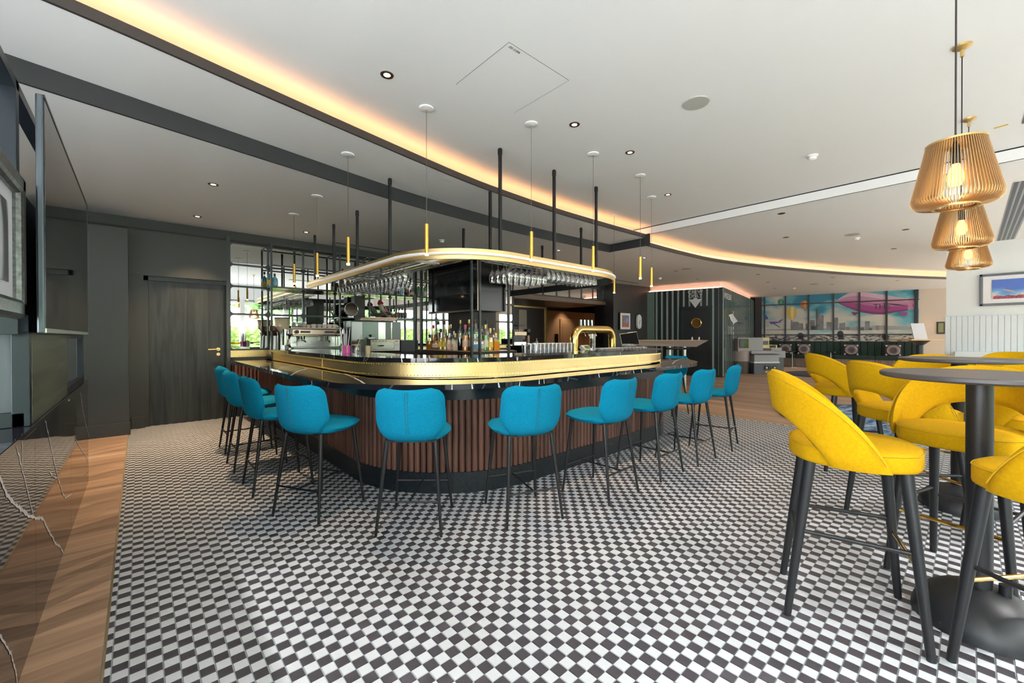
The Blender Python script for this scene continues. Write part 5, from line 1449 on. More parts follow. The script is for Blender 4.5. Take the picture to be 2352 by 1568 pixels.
# front row then back rows on the central shelf; px = its place along the shelf in the photograph
specs = [(987, 'squat', AMB, CB, None, 'squat amber bottle with a black cap at the left end of the central shelf'),
 (996, 'std', ORG, CRD, LY, 'orange bottle with a tall red cap near the left end of the central shelf'),
 (1002, 'round', AMB, CBR, LP, 'bulbous amber bottle low in front, left part of the central shelf'),
 (1007, 'tall', BRN, CB, LB, 'dark labelled tall bottle with a black cap behind the amber ones'),
 (1013, 'std', GOLDL, CB, LY, 'golden bottle with a yellow label left of centre on the shelf'),
 (1021, 'tall', PALE, CBR, LW, 'clear tall bottle with a brown cork standing high at the back left'),
 (1023, 'std', GOLDL, CG, LY, 'round shouldered golden bottle with a gold cap in the front row'),
 (1031, 'tall', BRN, CG, None, 'slim brown bottle with a gold neck beside the blue one'),
 (1033, 'square', PKL_, CS, LP, 'square pale pink bottle with two blush labels'),
 (1036, 'std', PALE, CS, LW, 'clear bottle with a large white vertical label'),
 (1043, 'squat', BLU, CS, LBL, 'blue glass bottle with a broad shoulder and silver stopper'),
 (1046, 'square', PALE, CG, LP, 'square clear bottle with a round emblem label'),
 (1057, 'shaker', BLK, CB, None, 'matt black bottle with a flared body in the front row'),
 (1058, 'tall', PALE, CG, LW, 'white frosted decanter bottle with a wire stopper at the back'),
 (1069, 'tall', ORG, CPK, LP, 'orange bottle with a pink and white cap and blush label'),
 (1078, 'tall', MINT, CG, LG, 'mint green topped tall bottle just left of the pole'),
 (1079, 'std', BRN, CBR, LP, 'brown bottle with a peach label hidden by the pole'),
 (1090, 'squat', PALE, CS, LBL, 'clear bottle with a blue label right of the pole'),
 (1094, 'tall', GRN, CB, LG, 'pale green tall bottle with an oval label right of the pole'),
 (1092, 'tall', GRN, CBR, LW, 'green bottle with a dark cork standing tallest on the shelf'),
 (1101, 'tall', AMB, CG, LY, 'amber bottle with a gold neck behind the green bottles'),
 (1105, 'shaker', BLK, CB, None, 'dark round shouldered bottle behind the wheat coloured one'),
 (1104, 'squat', PALE, CG, LG, 'squat clear bottle with straw coloured spirit and pale label'),
 (1115, 'tall', GRN, CG, LW, 'bright green bottle in the front row with a white label'),
 (1118, 'tall', BRN, CB, None, 'tall brown bottle with a black neck behind the bright green one'),
 (1126, 'std', GOLDL, CG, LY, 'golden bottle with a yellow wrap label right of the green one'),
 (1134, 'std', PKL_, CBR, LP, 'pale pink bottle with a dark cap near the right end'),
 (1139, 'square', ORG, CG, None, 'square bottle of orange spirit at the right end of the central shelf')]
for i, (px, kd, lq, cpm, lbm, lab) in enumerate(specs):
    back = lab.find('back') > 0 or lab.find('behind') > 0 or lab.find('tallest') > 0 or lab.find('hidden') > 0 or i in (1, 9, 10, 15, 18, 26)
    dd = .16 if back else .055
    if px < 1084: q = on_s(px, 800, 2.86 + dd)[0]; x, y_ = 2.86 + dd, q
    else: q = on_t(px, 800, 3.86 + dd)[0]; x, y_ = q, 3.86 + dd
    bottle(kd, lq, cpm, lbm, x, y_, ZS, lab, h=(1.12 if back else .92), rz=.4)
# étagère bottles
sb = [(631, 'squat', BLU, CB, LBL, 'large pale blue square shouldered bottle alone on the high shelf at the left', 7.45), (619.5, 'std', BLU, CB, LY, 'narrow blue bottle beside the pole at the left end of the high shelf', 7.55),
      (786, 'tall', BLK, CB, LW, 'dark wine bottle on the high shelf behind the brass pendant', 7.5), (800, 'std', BRN, CB, LB, 'dark brown bottle with a black label on the high shelf', 7.45),
      (832, 'std', BLU, CB, LBL, 'light blue bottle on the high shelf behind the canopy band', 7.5), (845, 'std', BLU, CS, LBL, 'second light blue bottle on the high shelf behind the canopy band', 7.5),
      (838, 'std', GRN, CG, LG, 'green bottle seen through the hanging glasses, left one', 7.42), (848, 'std', GRN, CS, LG, 'green bottle seen through the hanging glasses, middle one', 7.5), (866, 'std', GRN, CG, LW, 'green bottle seen through the hanging glasses, right one', 7.42),
      (888, 'squat', BRN, CB, LB, 'low dark bottle on the shelf right of the green ones', 7.45), (899, 'squat', PALE, CB, LW, 'clear squat bottle on the shelf behind the wine glasses', 7.45), (910, 'std', BLU, CS, LBL, 'teal bottle on the shelf behind the wine glasses, left of two', 7.45),
      (922, 'std', BLU, CB, None, 'teal bottle on the shelf behind the wine glasses, right of two', 7.45), (934, 'squat', BRN, CBR, LB, 'brown squat bottle at the right end of the bottle shelf', 7.45), (946, 'squat', BLK, CRD, LP, 'black and red bottle beside the tower pole', 7.45),
      (961, 'std', GRN, CG, LG, 'green bottle right of the tower pole, half hidden', 7.5), (976, 'std', GRN, CG, LW, 'green bottle with a gold neck close to the left edge of the television', 7.45)]
for px, kd, lq, cpm, lbm, lab, yy in sb:
    x = on_t(px, 670, yy)[0]
    bottle(kd, lq, cpm, lbm, x, yy, 2.041, lab, h=1.0, fill=.8)
for k, px in enumerate((911, 917, 924, 931)):
    x = on_t(px, 730, 7.5)[0]
    bottle('std', BLK, CB, None, x, 7.5, 1.593, ('small dark beer bottle, first of four', 'small dark beer bottle, second of four', 'small dark beer bottle, third of four', 'small dark beer bottle, fourth of four')[k] + ' from the left under the green bottles', h=.72)
# toy aircraft and round drum on the lower shelf
x0 = on_t(875, 730, 7.5)[0]
ac = thing('toy_aeroplane', 'red and cream cartoon shaped toy aeroplane with its nose up on the shelf', 'toy', (x0, 7.5, 1.593))
ac.rotation_euler = (0, rad(40), 0)
CR = mat('cream_paint', (.70, .60, .50), .45); RDP = mat('toy_red', (.45, .02, .03), .4)
body = MB().lathe([(.001, -.20), (.02, -.19), (.035, -.12), (.05, 0), (.055, .08), (.045, .15), (.02, .195), (.001, .205)], (0, 0, .0), 20).build('fuselage', CR, ac); body.location = (-.02, 0, .16)
body.rotation_euler = (0, rad(-90 + 10), 0)
MB().prism([(-.02, -.24), (.06, -.24), (.07, .0), (.06, .24), (-.02, .24), (-.05, 0)], .13, .145).build('wing', CR, ac, smooth=False, bevel=.004)
MB().prism([(.14, -.09), (.19, -.09), (.2, .09), (.14, .09)], .165, .175).build('tailplane', CR, ac, smooth=False)
MB().add([(.10, 0, .18), (.2, 0, .18), (.22, 0, .29), (.17, 0, .29), (.10, .01, .18), (.2, .01, .18), (.22, .01, .29), (.17, .01, .29)], [(0, 1, 2, 3), (7, 6, 5, 4), (0, 4, 5, 1), (1, 5, 6, 2), (2, 6, 7, 3), (3, 7, 4, 0)]).build('fin', RDP, ac, smooth=False)
MB().lathe([(.001, 0), (.03, .01), (.047, .05), (.054, .085)], (0, 0, 0), 16).build('nose', RDP, ac).location = (-.2, 0, .16)
MB().cbox((-.02, -.055, .17), (.16, .006, .02)).build('stripe', RDP, ac, smooth=False)
MB().cbox((-.10, -.05, .19), (.03, .01, .02)).cbox((-.05, -.055, .19), (.012, .01, .012)).cbox((-.02, -.055, .19), (.012, .01, .012)).cbox((.01, -.055, .19), (.012, .01, .012)).build('windows', SCREEN, ac, smooth=False)
x0 = on_t(804, 700, 7.45)[0]
gl = thing('round_drum_lamp', 'round dark glass drum with a shiny rim on the shelf above the coffee machine', 'lamp', (x0, 7.45, 1.593))
m_ = MB(); m_.tube((0, -.06, .14), (0, .08, .14), .115, .13, 32); m_.build('drum', mat('dark_amber_glass', (.035, .02, .01), .1, metal=.3), gl)
MB().path([(.118 * math.cos(2 * pi * i / 36), -.062, .14 + .118 * math.sin(2 * pi * i / 36)) for i in range(36)], .008, 8, closed=True).build('rim', CHROME, gl)
MB().box(-.05, .05, -.04, .04, 0, .03).build('foot', STEEL, gl, smooth=False)
x0 = on_t(826, 700, 7.5)[0]  # solid block standing in for the tower screen box's reflection in the mirrors
dk = thing('reflection_box', 'tall dark block standing for the mirrored tower screen box behind the round drum', 'box', (x0, 7.55, 1.593))
MB().box(-.10, .09, -.08, .1, 0, .40).build('reflection_block', mat('black_brown_reflection', (.02, .012, .01), .4), dk, smooth=False, bevel=.004)

for (x_, y_) in ((-2.2, -1.6), (-2.2, .6), (-2.2, 2.6), (-.4, -1.8), (1.6, -1.8), (3.8, -1.8)):  # added out-of-view fill spots without fittings, bouncing light onto the ceilings
    l_ = bpy.data.lights.new('rear_fill_spot', 'SPOT'); l_.energy = 280; l_.color = (1, .97, .95); l_.spot_size = rad(120); l_.spot_blend = .8; l_.shadow_soft_size = .05
    o_ = bpy.data.objects.new('rear_fill_spot', l_); COL.objects.link(o_); o_.location = (x_, y_, ZC - .03 if y_ < 2 else ZC - .03)
# ================================================================== BACK COUNTER MACHINES
cf = thing('espresso_machine', 'wide chrome and copper espresso machine on the back counter', 'coffee machine', (2.11, 7.28, .965))
MB().box(-.36, .40, -.28, .28, .03, .11).build('drip_base', STEEL, cf, smooth=False, bevel=.01)
MB().box(-.33, .37, -.27, -.05, .11, .118).build('drip_grid', STEELB, cf, smooth=False)
MB().box(-.36, .40, .02, .26, .11, .34).build('body', STEEL, cf, smooth=False, bevel=.01)
MB().box(-.36, .40, -.26, .27, .30, .415).build('group_head_cover', COPPER, cf, smooth=False, bevel=.02)
MB().box(-.34, .38, -.27, -.24, .295, .31).build('front_trim', CHROME, cf, smooth=False, bevel=.004)
MB().box(-.36, .40, -.20, .27, .415, .425).build('cup_tray', STEELB, cf, smooth=False)
for sx_ in (-.385, .425):
    sd = MB()
    prof = [(-.29, .03), (-.29, .12), (-.21, .16), (-.2, .26), (-.29, .32), (-.28, .41), (-.2, .455), (-.05, .47), (.26, .44), (.28, .03)]
    sd.add([(sx_ - .025, y_, z) for y_, z in prof] + [(sx_ + .025, y_, z) for y_, z in prof], [tuple(range(9, -1, -1)), tuple(range(10, 20))] + [(i, (i + 1) % 10, 10 + (i + 1) % 10, 10 + i) for i in range(10)])
    sd.build('side_panel', CHROME, cf, smooth=False, bevel=.015)
for x in (-.16, .20):
    MB().box(x - .07, x + .07, -.268, -.258, .345, .375).build('button_panel', mat('violet_button_panel', (.05, .04, .12), .3), cf, smooth=False)
    g = MB().tube((x, -.12, .30), (x, -.12, .24), .034, .030, 18).build('group_head', CHROME, cf)
    MB().tube((x, -.14, .225), (x - .02, -.33, .205), .014, .012, 10).build('portafilter_handle', BLACKP, g)
    MB().tube((x, -.12, .235), (x, -.12, .215), .032, .02, 16).build('portafilter', CHROME, g)
for x in (-.29, .33): MB().tube((x, -.262, .36), (x, -.30, .36), .028, n=18).build('steam_knob', BLACKP, cf); MB().path([(x, -.25, .30), (x, -.29, .25), (x, -.28, .14)], .006, 8).build('steam_wand', CHROME, cf)
WC = mat('white_china', (.66, .60, .55), .3)
def cup(x, y_, z, r_, h_, lab, grp):
    c = thing('coffee_cup', lab, 'cup', (x, y_, z), group=grp)
    MB().lathe([(r_ * .62, 0), (r_ * .7, .004), (r_ * .95, h_ * .5), (r_, h_), (r_ * .93, h_), (r_ * .85, h_ * .45), (.001, h_ * .1)], n=18, cap=False).build('bowl', WC, c)
    MB().path([(r_ * .9, 0, h_ * .8), (r_ * 1.35, 0, h_ * .75), (r_ * 1.35, 0, h_ * .4), (r_ * .85, 0, h_ * .3)], .0045, 6).build('handle', WC, c)
    return c
for k in range(5):
    cup(2.12 + k * .083, 7.18, 1.392, .040, .062, ('first', 'second', 'third', 'fourth', 'fifth')[k] + ' cup from the left in the front row on the espresso machine', 'cups on the espresso machine')
for k in range(3): cup(2.0 + k * .075, 7.30, 1.392, .036, .055, ('left', 'middle', 'right')[k] + ' of the three cups at the back of the espresso machine', 'cups on the espresso machine')
tum = MB().lathe([(.024, 0), (.026, .003), (.030, .095), (.028, .095), (.024, .008), (.001, .006)], n=14, cap=False).build('tumbler', GLASS)
tum.location = (1.84, 7.22, 1.392); tag(tum, 'small clear glass standing on the left of the espresso machine top', 'glass', 'glasses on the espresso machine')
for x, y_ in ((1.91, 7.16), (1.93, 7.28), (1.98, 7.20), (1.86, 7.34)):
    o = tum.copy(); COL.objects.link(o); o.location = (x, y_, 1.392)
gr = thing('coffee_grinder', 'tall chrome coffee grinder with a clear bean hopper left of the espresso machine', 'coffee grinder', (1.645, 7.12, .965))
MB().lathe([(.085, 0), (.085, .05), (.07, .06), (.065, .30), (.075, .36), (.001, .38)], n=24).build('body', STEEL, gr)
MB().lathe([(.035, .36), (.10, .44), (.105, .56), (.108, .565), (.001, .57)], n=24).build('hopper', mat('smoky_hopper', (.55, .50, .36), .15, coat=.5), gr)
MB().lathe([(.112, .565), (.112, .58), (.001, .582)], n=24).build('hopper_lid', BLACKP, gr)
MB().tube((.02, -.10, .16), (.02, -.10, .30), .045, n=18).build('dosing_chamber', CHROME, gr)
MB().tube((.02, -.10, .30), (.02, -.10, .40), .038, .042, 18).build('tamper_cup', CHROME, gr)
gr2 = thing('coffee_grinder', 'second grinder half hidden behind the chrome one, with a dark bean hopper', 'coffee grinder', (1.62, 7.44, .965))
MB().lathe([(.08, 0), (.08, .05), (.065, .30), (.001, .32)], n=20).build('body', STEELB, gr2); MB().lathe([(.03, .31), (.09, .38), (.09, .46), (.001, .46)], n=20).build('hopper', mat('dark_beans', (.05, .025, .015), .3), gr2)
# steel cooler with sliding doors, oven in front
x0, x1 = on_t(806, 770, 7.02)[0], on_t(921, 770, 7.02)[0]
co = thing('steel_display_cooler', 'square stainless steel cabinet with reflective doors behind the small oven', 'cabinet', ((x0 + x1) / 2, 7.1, .965), world=True)
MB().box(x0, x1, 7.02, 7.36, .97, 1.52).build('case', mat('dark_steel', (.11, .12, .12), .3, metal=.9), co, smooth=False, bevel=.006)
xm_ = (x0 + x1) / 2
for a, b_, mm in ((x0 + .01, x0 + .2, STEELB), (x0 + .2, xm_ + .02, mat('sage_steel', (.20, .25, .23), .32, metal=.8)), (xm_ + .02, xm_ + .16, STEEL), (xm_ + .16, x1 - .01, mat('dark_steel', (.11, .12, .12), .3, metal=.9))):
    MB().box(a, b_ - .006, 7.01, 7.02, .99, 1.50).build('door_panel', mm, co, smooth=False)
MB().box(x1 - .20, x1 - .188, 7.0, 7.01, 1.0, 1.5).build('door_handle', CHROME, co, smooth=False)
for k in range(3):
    ty = thing('serving_tray', ('bottom', 'middle', 'top')[k] + ' dark serving tray in the stack on the steel cabinet', 'tray', (xm_ + .02 * k, 7.1, 1.522 + k * .022))
    MB().box(-.33 + .05 * (k == 2), .33, -.14, .14, 0, .012).build('tray', mat('dark_red_tray', (.06, .03, .025), .35), ty, smooth=False, bevel=.004)
    MB().box(-.33 + .05 * (k == 2), .33, -.14, -.132, .012, .02).build('rim', COPPER, ty, smooth=False)
x0, x1 = on_t(850, 795, 6.3)[0], on_t(918, 795, 6.3)[0]
cs = thing('oven_stand', 'black steel stand and splash panel carrying the small oven', 'stand', ((x0 + x1) / 2, 6.4, 0), world=True)
MB().box(x0 - .06, x1 + .35, 6.2, 6.72, .0, 1.0).build('carcass', BLKMAT, cs, smooth=False)
MB().box(x1 + .02, x1 + .34, 6.3, 6.6, 1.0, 1.19).build('splash_panel', mat('blue_black_panel', (.03, .036, .045), .35), cs, smooth=False)
ov = thing('small_oven', 'small stainless steel pizza oven with a black side and red display', 'oven', ((x0 + x1) / 2, 6.45, 1.0), world=True)
MB().box(x0 - .05, x1 + .015, 6.31, 6.7, 1.01, 1.205).build('case', BLACKP, ov, smooth=False, bevel=.004)
MB().box(x0 + .01, x1, 6.30, 6.315, 1.02, 1.20).build('front_plate', mat('warm_steel', (.62, .54, .44), .28, metal=.7), ov, smooth=False)
MB().box(x0 + .03, x1 - .11, 6.288, 6.30, 1.045, 1.165).build('oven_door', STEEL, ov, smooth=False, bevel=.003)
MB().box(x1 - .095, x1 - .01, 6.293, 6.30, 1.04, 1.19).build('control_panel', STEELB, ov, smooth=False)
MB().box(x1 - .075, x1 - .035, 6.288, 6.293, 1.165, 1.180).build('display', emit_mat('red_display', (.6, .02, .02), .8), ov, smooth=False)
MB().tube((x0 + .13, 6.26, 1.105), (x0 + .21, 6.26, 1.105), .009, n=8).tube((x0 + .17, 6.26, 1.105), (x0 + .17, 6.29, 1.105), .007, n=8).build('door_handle', BLACKP, ov)
for k in range(3): MB().tube((x1 - .07 + .02 * k, 6.29, 1.12 - .02 * (k % 2)), (x1 - .07 + .02 * k, 6.286, 1.12 - .02 * (k % 2)), .005, n=8).build('button', BLACKP, ov)
for k in range(5): MB().box(x0 + .04 + k * .055, x0 + .055 + k * .055, 6.296, 6.30, 1.175, 1.185).build('vent', BLACKP, ov, smooth=False)
lid = thing('round_scale', 'round grey dish with a black knob on top of the small oven', 'dish', (x0 + .09, 6.5, 1.206))
MB().lathe([(.05, 0), (.09, .008), (.09, .03), (.001, .03)], n=24).build('dish', STEELB, lid); MB().lathe([(.012, .03), (.014, .04), (.026, .055), (.022, .075), (.001, .08)], n=16).build('knob', BLACKP, lid)

# ---- things on the upper marble counter
ZU = 1.065
px_s = on_t(792, 800, 4.6)
sc_x, sc_y = on_z(794, 813, ZU)
sc_x, sc_y = 1.72, on_s(794, 812, 1.72)[0]
sw = thing('straw_caddy', 'magenta and yellow caddy full of drinking straws and stirrers on the bar top', 'caddy', (sc_x, sc_y, ZU))
MB().prism([(-.05, -.035), (.03, -.06), (.055, .03), (-.02, .06)], 0, .085).build('cup', mat('magenta_plastic', (.62, .02, .42), .3), sw, smooth=False)
for k, cm_ in enumerate((mat('yellow_plastic', (.85, .65, .02), .3), mat('teal_plastic', (.02, .35, .36), .3), mat('pink_plastic', (.85, .25, .30), .3))):
    MB().cbox(((-.052, -.03, .045), (-.055, .02, .045), (.0, -.052, .045))[k], (.006, .02, .082), rz=(0, .2, 1.2)[k]).build('side_strip', cm_, sw, smooth=False)
for k in range(16):
    a = k * 2.4; r0 = .03 * ((k % 5) / 5 + .2)
    MB().tube((r0 * math.cos(a), r0 * math.sin(a), .03), (r0 * 1.9 * math.cos(a), r0 * 1.9 * math.sin(a), .19 + .03 * ((k * 7) % 4)), .004, n=6).build('straw', mat('white_straw', (.78, .78, .80), .4) if k % 5 else mat('mauve_straw', (.45, .35, .55), .4), sw)
gc_y = on_s(815, 812, 1.74)[0]
gj = thing('glass_jar', 'glass jar of stirrers with a cork lid beside the straw caddy', 'jar', (1.80, gc_y + .12, ZU))
MB().lathe([(.001, .0), (.045, 0), (.048, .08), (.045, .09)], n=18, cap=False).build('jar', GLASS, gj); MB().lathe([(.044, .085), (.046, .1), (.001, .102)], n=18).build('lid', mat('cork', (.55, .38, .22), .7), gj)
MB().tube((0, 0, .03), (.05, -.03, .20), .004, n=6).build('stirrer', mat('pale_wood_stick', (.6, .5, .38), .6), gj)
cj = thing('cork_pot', 'small pale pot next to the glass jar on the bar top', 'pot', (1.86, gc_y - .06, ZU)); MB().lathe([(.026, 0), (.028, .07), (.024, .085), (.001, .086)], n=16).build('pot', mat('straw_pot', (.55, .46, .28), .6), cj)
# beer tap arch
tx0, tx1 = on_t(1319, 800, 3.24)[0], on_t(1406, 800, 3.24)[0]
bt = thing('beer_tap_arch', 'fat polished brass arch shaped beer tap font on the bar top', 'beer tap', ((tx0 + tx1) / 2, 3.24, ZU), world=True)
zt = 1.335; rr_ = .13
pts = [(tx0, 3.24, 1.067), (tx0, 3.24, 1.1), (tx0, 3.24, zt - rr_)] + [(tx0 + rr_ - rr_ * math.cos(rad(a)), 3.24, zt - rr_ + rr_ * math.sin(rad(a))) for a in range(8, 91, 8)] + \
    [(tx0 + rr_ + .01, 3.24, zt), (tx1 - rr_, 3.24, zt)] + [(tx1 - rr_ + rr_ * math.sin(rad(a)), 3.24, zt - rr_ + rr_ * math.cos(rad(a))) for a in range(8, 91, 8)] + [(tx1, 3.24, 1.1), (tx1, 3.24, 1.067)]
MB().path(pts, .049, 28).build('arch', GOLD, bt, angle=60)
for x in (tx0, tx1): MB().lathe([(.058, .0), (.058, .008), (.05, .012)], (x, 3.24, ZU - .0), 28).build('foot_ring', GOLD, bt)
for k in range(4):
    x = tx0 + .20 + k * .075
    MB().cbox((x, 3.30, zt + .075), (.026, .02, .10)).build('tap_handle', CHROME if k % 2 else mat('green_chrome', (.35, .5, .45), .2, metal=.8), bt, smooth=False, bevel=.003)
    MB().tube((x, 3.30, zt), (x, 3.30, zt + .03), .008, n=8).build('tap_stem', CHROME, bt)
    MB().tube((x - .02, 3.22, zt - .05), (x - .03, 3.20, zt - .085), .006, n=8).build('spout', CHROME, bt)
# glasses on the counter
tg = MB().lathe([(.030, 0), (.032, .004), (.034, .055), (.037, .11), (.035, .11), (.031, .055), (.028, .012), (.001, .010)], n=16, cap=False).build('tumbler', GLASS)
tag(tg, 'clear tumbler in the packed rows of glasses left of the brass beer tap', 'glass', 'tumblers left of the beer tap')
xa, xb = on_t(1226, 800, 2.98)[0], on_t(1306, 800, 2.98)[0]
f_ = True
for r_ in range(3):
    for k in range(10):
        x = xa + (xb - xa) * k / 9; y_ = 2.94 + r_ * .085
        if f_: tg.location = (x, y_, ZU); f_ = False; continue
        o = tg.copy(); COL.objects.link(o); o.location = (x, y_, ZU)
x = on_t(1361, 800, 3.0)[0]
for k in range(3):
    o = tg.copy(); COL.objects.link(o); o.location = (x, 3.0, ZU + k * .05); o['label'] = ('lowest', 'middle', 'highest')[k] + ' glass in the tall nested stack inside the brass arch'; o['group'] = 'nested stack of glasses by the beer tap'
wd = MB().lathe([(.030, 0), (.036, .01), (.038, .04), (.036, .04), (.03, .014), (.001, .012)], n=14, cap=False).build('shot_glass', GLASS)
tag(wd, 'low clear dish glass in the rows right of the nested stack', 'glass', 'low glasses right of the beer tap')
xa, xb = on_t(1376, 800, 3.0)[0], on_t(1472, 800, 3.0)[0]; f_ = True
for r_ in range(2):
    for k in range(12):
        for lv in range(1 if k < 7 else 2 if k < 9 else 1):
            x = xa + (xb - xa) * k / 11; y_ = 2.95 + r_ * .085
            if f_: wd.location = (x, y_, ZU); f_ = False; continue
            o = wd.copy(); COL.objects.link(o); o.location = (x, y_, ZU + lv * .04)
# sink rinser hardware
sk = thing('beer_drip_taps', 'black beer hose and bent tap pipes behind the counter between tower and tumblers', 'tap', (3.55, 3.55, .98))
MB().path([(-.15, 0, 0), (-.1, .02, .09), (.05, .02, .10), (.16, -.05, .06), (.2, -.1, -.03)], .012, 10).build('pipe', STEELB, sk)
MB().path([(-.25, .05, 0), (-.1, .05, .05), (.1, .0, .02)], .014, 10).build('hose', BLACKP, sk)
MB().box(-.3, .3, -.1, .3, -.05, .03).build('sink_body', BLKMAT, sk, smooth=False)
tm2 = thing('card_terminal', 'small screen with a green display seen through the brass arch', 'terminal', (on_t(1345, 800, 3.7)[0], 3.7, 1.04))
MB().cbox((0, 0, .03), (.16, .10, .05), rx=rad(40)).build('case', WHITEP, tm2, smooth=False); MB().cbox((.0, -.03, .055), (.08, .05, .006), rx=rad(40)).build('display', mat('green_lcd', (.10, .22, .03), .3), tm2, smooth=False)
# monitor at the end of the bar
mo = thing('till_monitor', 'black till monitor with a silver edge leaning at the right end of the bar', 'monitor', (6.5, 4.6, 1.0), rz=rad(-46))
qx = on_z(1450, 800, 1.0)
mdist = 6.58
mray = _ray(1446, 778); mk = mdist / float(mray @ _fw)
mo.location = (float(mray[0] * mk), float(mray[1] * mk), 1.066)
MB().cbox((0, 0, .135), (.26, .02, .20), rx=rad(-16), ry=rad(-8)).build('screen', mat('matt_black_screen', (.004, .004, .005), .5, spec=.1), mo, smooth=False, bevel=.003)
MB().cbox((0, .012, .135), (.272, .018, .212), rx=rad(-16), ry=rad(-8)).build('case', STEELB, mo, smooth=False, bevel=.004)
MB().tube((0, .05, .01), (0, .04, .12), .015, n=12).lathe([(.07, 0), (.07, .01), (.01, .015)], (0, .05, 0), 20).build('stand', BLACKP, mo)
# wing shaped desk
wdist = 8.4
def wpt(px, py, d=wdist): r_ = _ray(px, py); k = d / float(r_ @ _fw); return (float(r_[0] * k), float(r_[1] * k), float(1.25 + r_[2] * k))
w0 = wpt(1440, 781); w1 = wpt(1628, 781.5)
wgd = thing('wing_desk', 'long pale aeroplane wing shaped high desk on steel tubes beyond the bar end', 'desk', (w1[0], w1[1], 0), world=True)
pts_top = [(1436, 781, 8.1), (1628, 781.5, 8.3), (1628, 782.5, 8.5), (1436, 782, 9.0)]
A_ = [wpt(1436, 781, 8.1), wpt(1627, 781.8, 8.3), wpt(1600, 779.5, 8.9), wpt(1436, 779.5, 8.9)]
zt_ = 1.165
def flat(px, d, z): r_ = _ray(px, 780); k = d / float(r_ @ _fw); return (float(r_[0] * k), float(r_[1] * k), z)
T_ = [flat(1436, 8.1, zt_), flat(1628, 8.3, zt_), flat(1598, 9.0, zt_), flat(1436, 9.0, zt_)]
B_ = [flat(1436, 8.2, zt_ - .10), flat(1600, 8.5, zt_ - .14), flat(1585, 8.8, zt_ - .12), flat(1436, 8.9, zt_ - .10)]
MB().add(T_ + B_, [(0, 1, 2, 3), (7, 6, 5, 4), (0, 4, 5, 1), (1, 5, 6, 2), (2, 6, 7, 3), (3, 7, 4, 0)]).build('wing', mat('pale_brushed_wing', (.52, .45, .42), .35, metal=.3), wgd, smooth=False, bevel=.006)
for px in (1538, 1572):
    p = flat(px, 8.5, 0); MB().tube((p[0], p[1], 0), (p[0], p[1], zt_ - .12), .035, n=16).build('leg', STEELB, wgd)
p0, p1 = flat(1530, 8.4, zt_ - .17), flat(1585, 8.4, zt_ - .17); MB().tube(p0, p1, .022, n=10).build('bracket', BLACKP, wgd)
for k, px in enumerate((1590, 1606)):
    p = flat(px, 8.5, zt_); nt_ = thing('tag_ring', ('left', 'right')[k] + ' small folded tag standing on the tip of the wing desk', 'tag', p); MB().path([(-.03, 0, .0), (-.015, 0, .05), (0, 0, .06), (.015, 0, .05), (.02, 0, 0)], .006, 6).build('band', mat('pale_card', (.7, .66, .6), .6), nt_)
of = thing('office_chair', 'black office chair half hidden behind the wing desk', 'chair', flat(1478, 9.9, 0)[:2] + (0,))
MB().pillow(lambda u, v: ((u - .5) * .5, .0 + .06 * (2 * u - 1) ** 2, .62 + v * .55), 8, 8, .07, 4).build('backrest', BLACKP, of); MB().box(-.24, .24, -.4, .02, .48, .56).build('seat', BLACKP, of, smooth=False, bevel=.02); MB().tube((0, -.2, .05), (0, -.2, .5), .03).lathe([(.3, 0), (.3, .03), (.03, .06)], (0, -.2, 0), 5).build('base', BLACKP, of)
# kitchen worktop objects
def kx(px, py, t): return on_t(px, py, t)
ks = thing('espresso_machine', 'second coffee machine with cups in the dark kitchen recess', 'coffee machine', (kx(1185, 770, 9.1)[0], 9.1, .97))
MB().box(-.25, .24, -.2, .2, 0, .12).build('base', STEEL, ks, smooth=False, bevel=.01); MB().box(-.25, .24, -.05, .2, .12, .3).build('body', BLACKP, ks, smooth=False); MB().box(-.25, .24, -.22, .2, .30, .42).build('head', mat('cream_steel', (.6, .47, .3), .3, metal=.5), ks, smooth=False, bevel=.01)
for k in range(5):
    o = cup(kx(1184, 770, 9.1)[0] - .2 + k * .1, 9.05, 1.39, .036, .06, ('first', 'second', 'third', 'fourth', 'fifth')[k] + ' cup from the left on the kitchen coffee machine', 'cups on the kitchen coffee machine')
xk = kx(1212, 770, 9.1)[0]
kg = thing('coffee_grinder', 'black grinder right of the kitchen coffee machine', 'coffee grinder', (xk, 9.1, .97)); MB().lathe([(.09, 0), (.08, .05), (.07, .3), (.001, .32)], n=18).build('body', mat('brown_steel', (.3, .2, .14), .3, metal=.4), kg); MB().lathe([(.03, .31), (.10, .40), (.10, .50), (.001, .5)], n=18).build('hopper', BLACKP, kg)
for k, px in enumerate((1226, 1233, 1241, 1247)):
    kb = thing('soap_bottle' if k == 1 else 'small_pot', ('small pot', 'pump bottle', 'white bowl', 'white cup')[k] + ' on the kitchen worktop near the gold frame', 'bottle' if k == 1 else 'pot', (kx(px, 780, 9.15)[0], 9.15, .97))
    if k == 1: MB().lathe([(.04, 0), (.045, .02), (.04, .12), (.015, .14), (.01, .2), (.02, .21), (.001, .22)], n=14).build('body', WC, kb)
    else: MB().lathe([(.03, 0), (.05, .05 + .04 * (k == 0)), (.001, .05 + .04 * (k == 0))], n=14).build('body', WC, kb)
shf = tag(MB().box(kx(1186, 721, 9.45)[0], kx(1212, 721, 9.45)[0], 9.4, 9.58, 1.58, 1.60).build('wall_shelf', BLACKP, smooth=False), 'short black shelf on the kitchen recess wall', 'shelf')

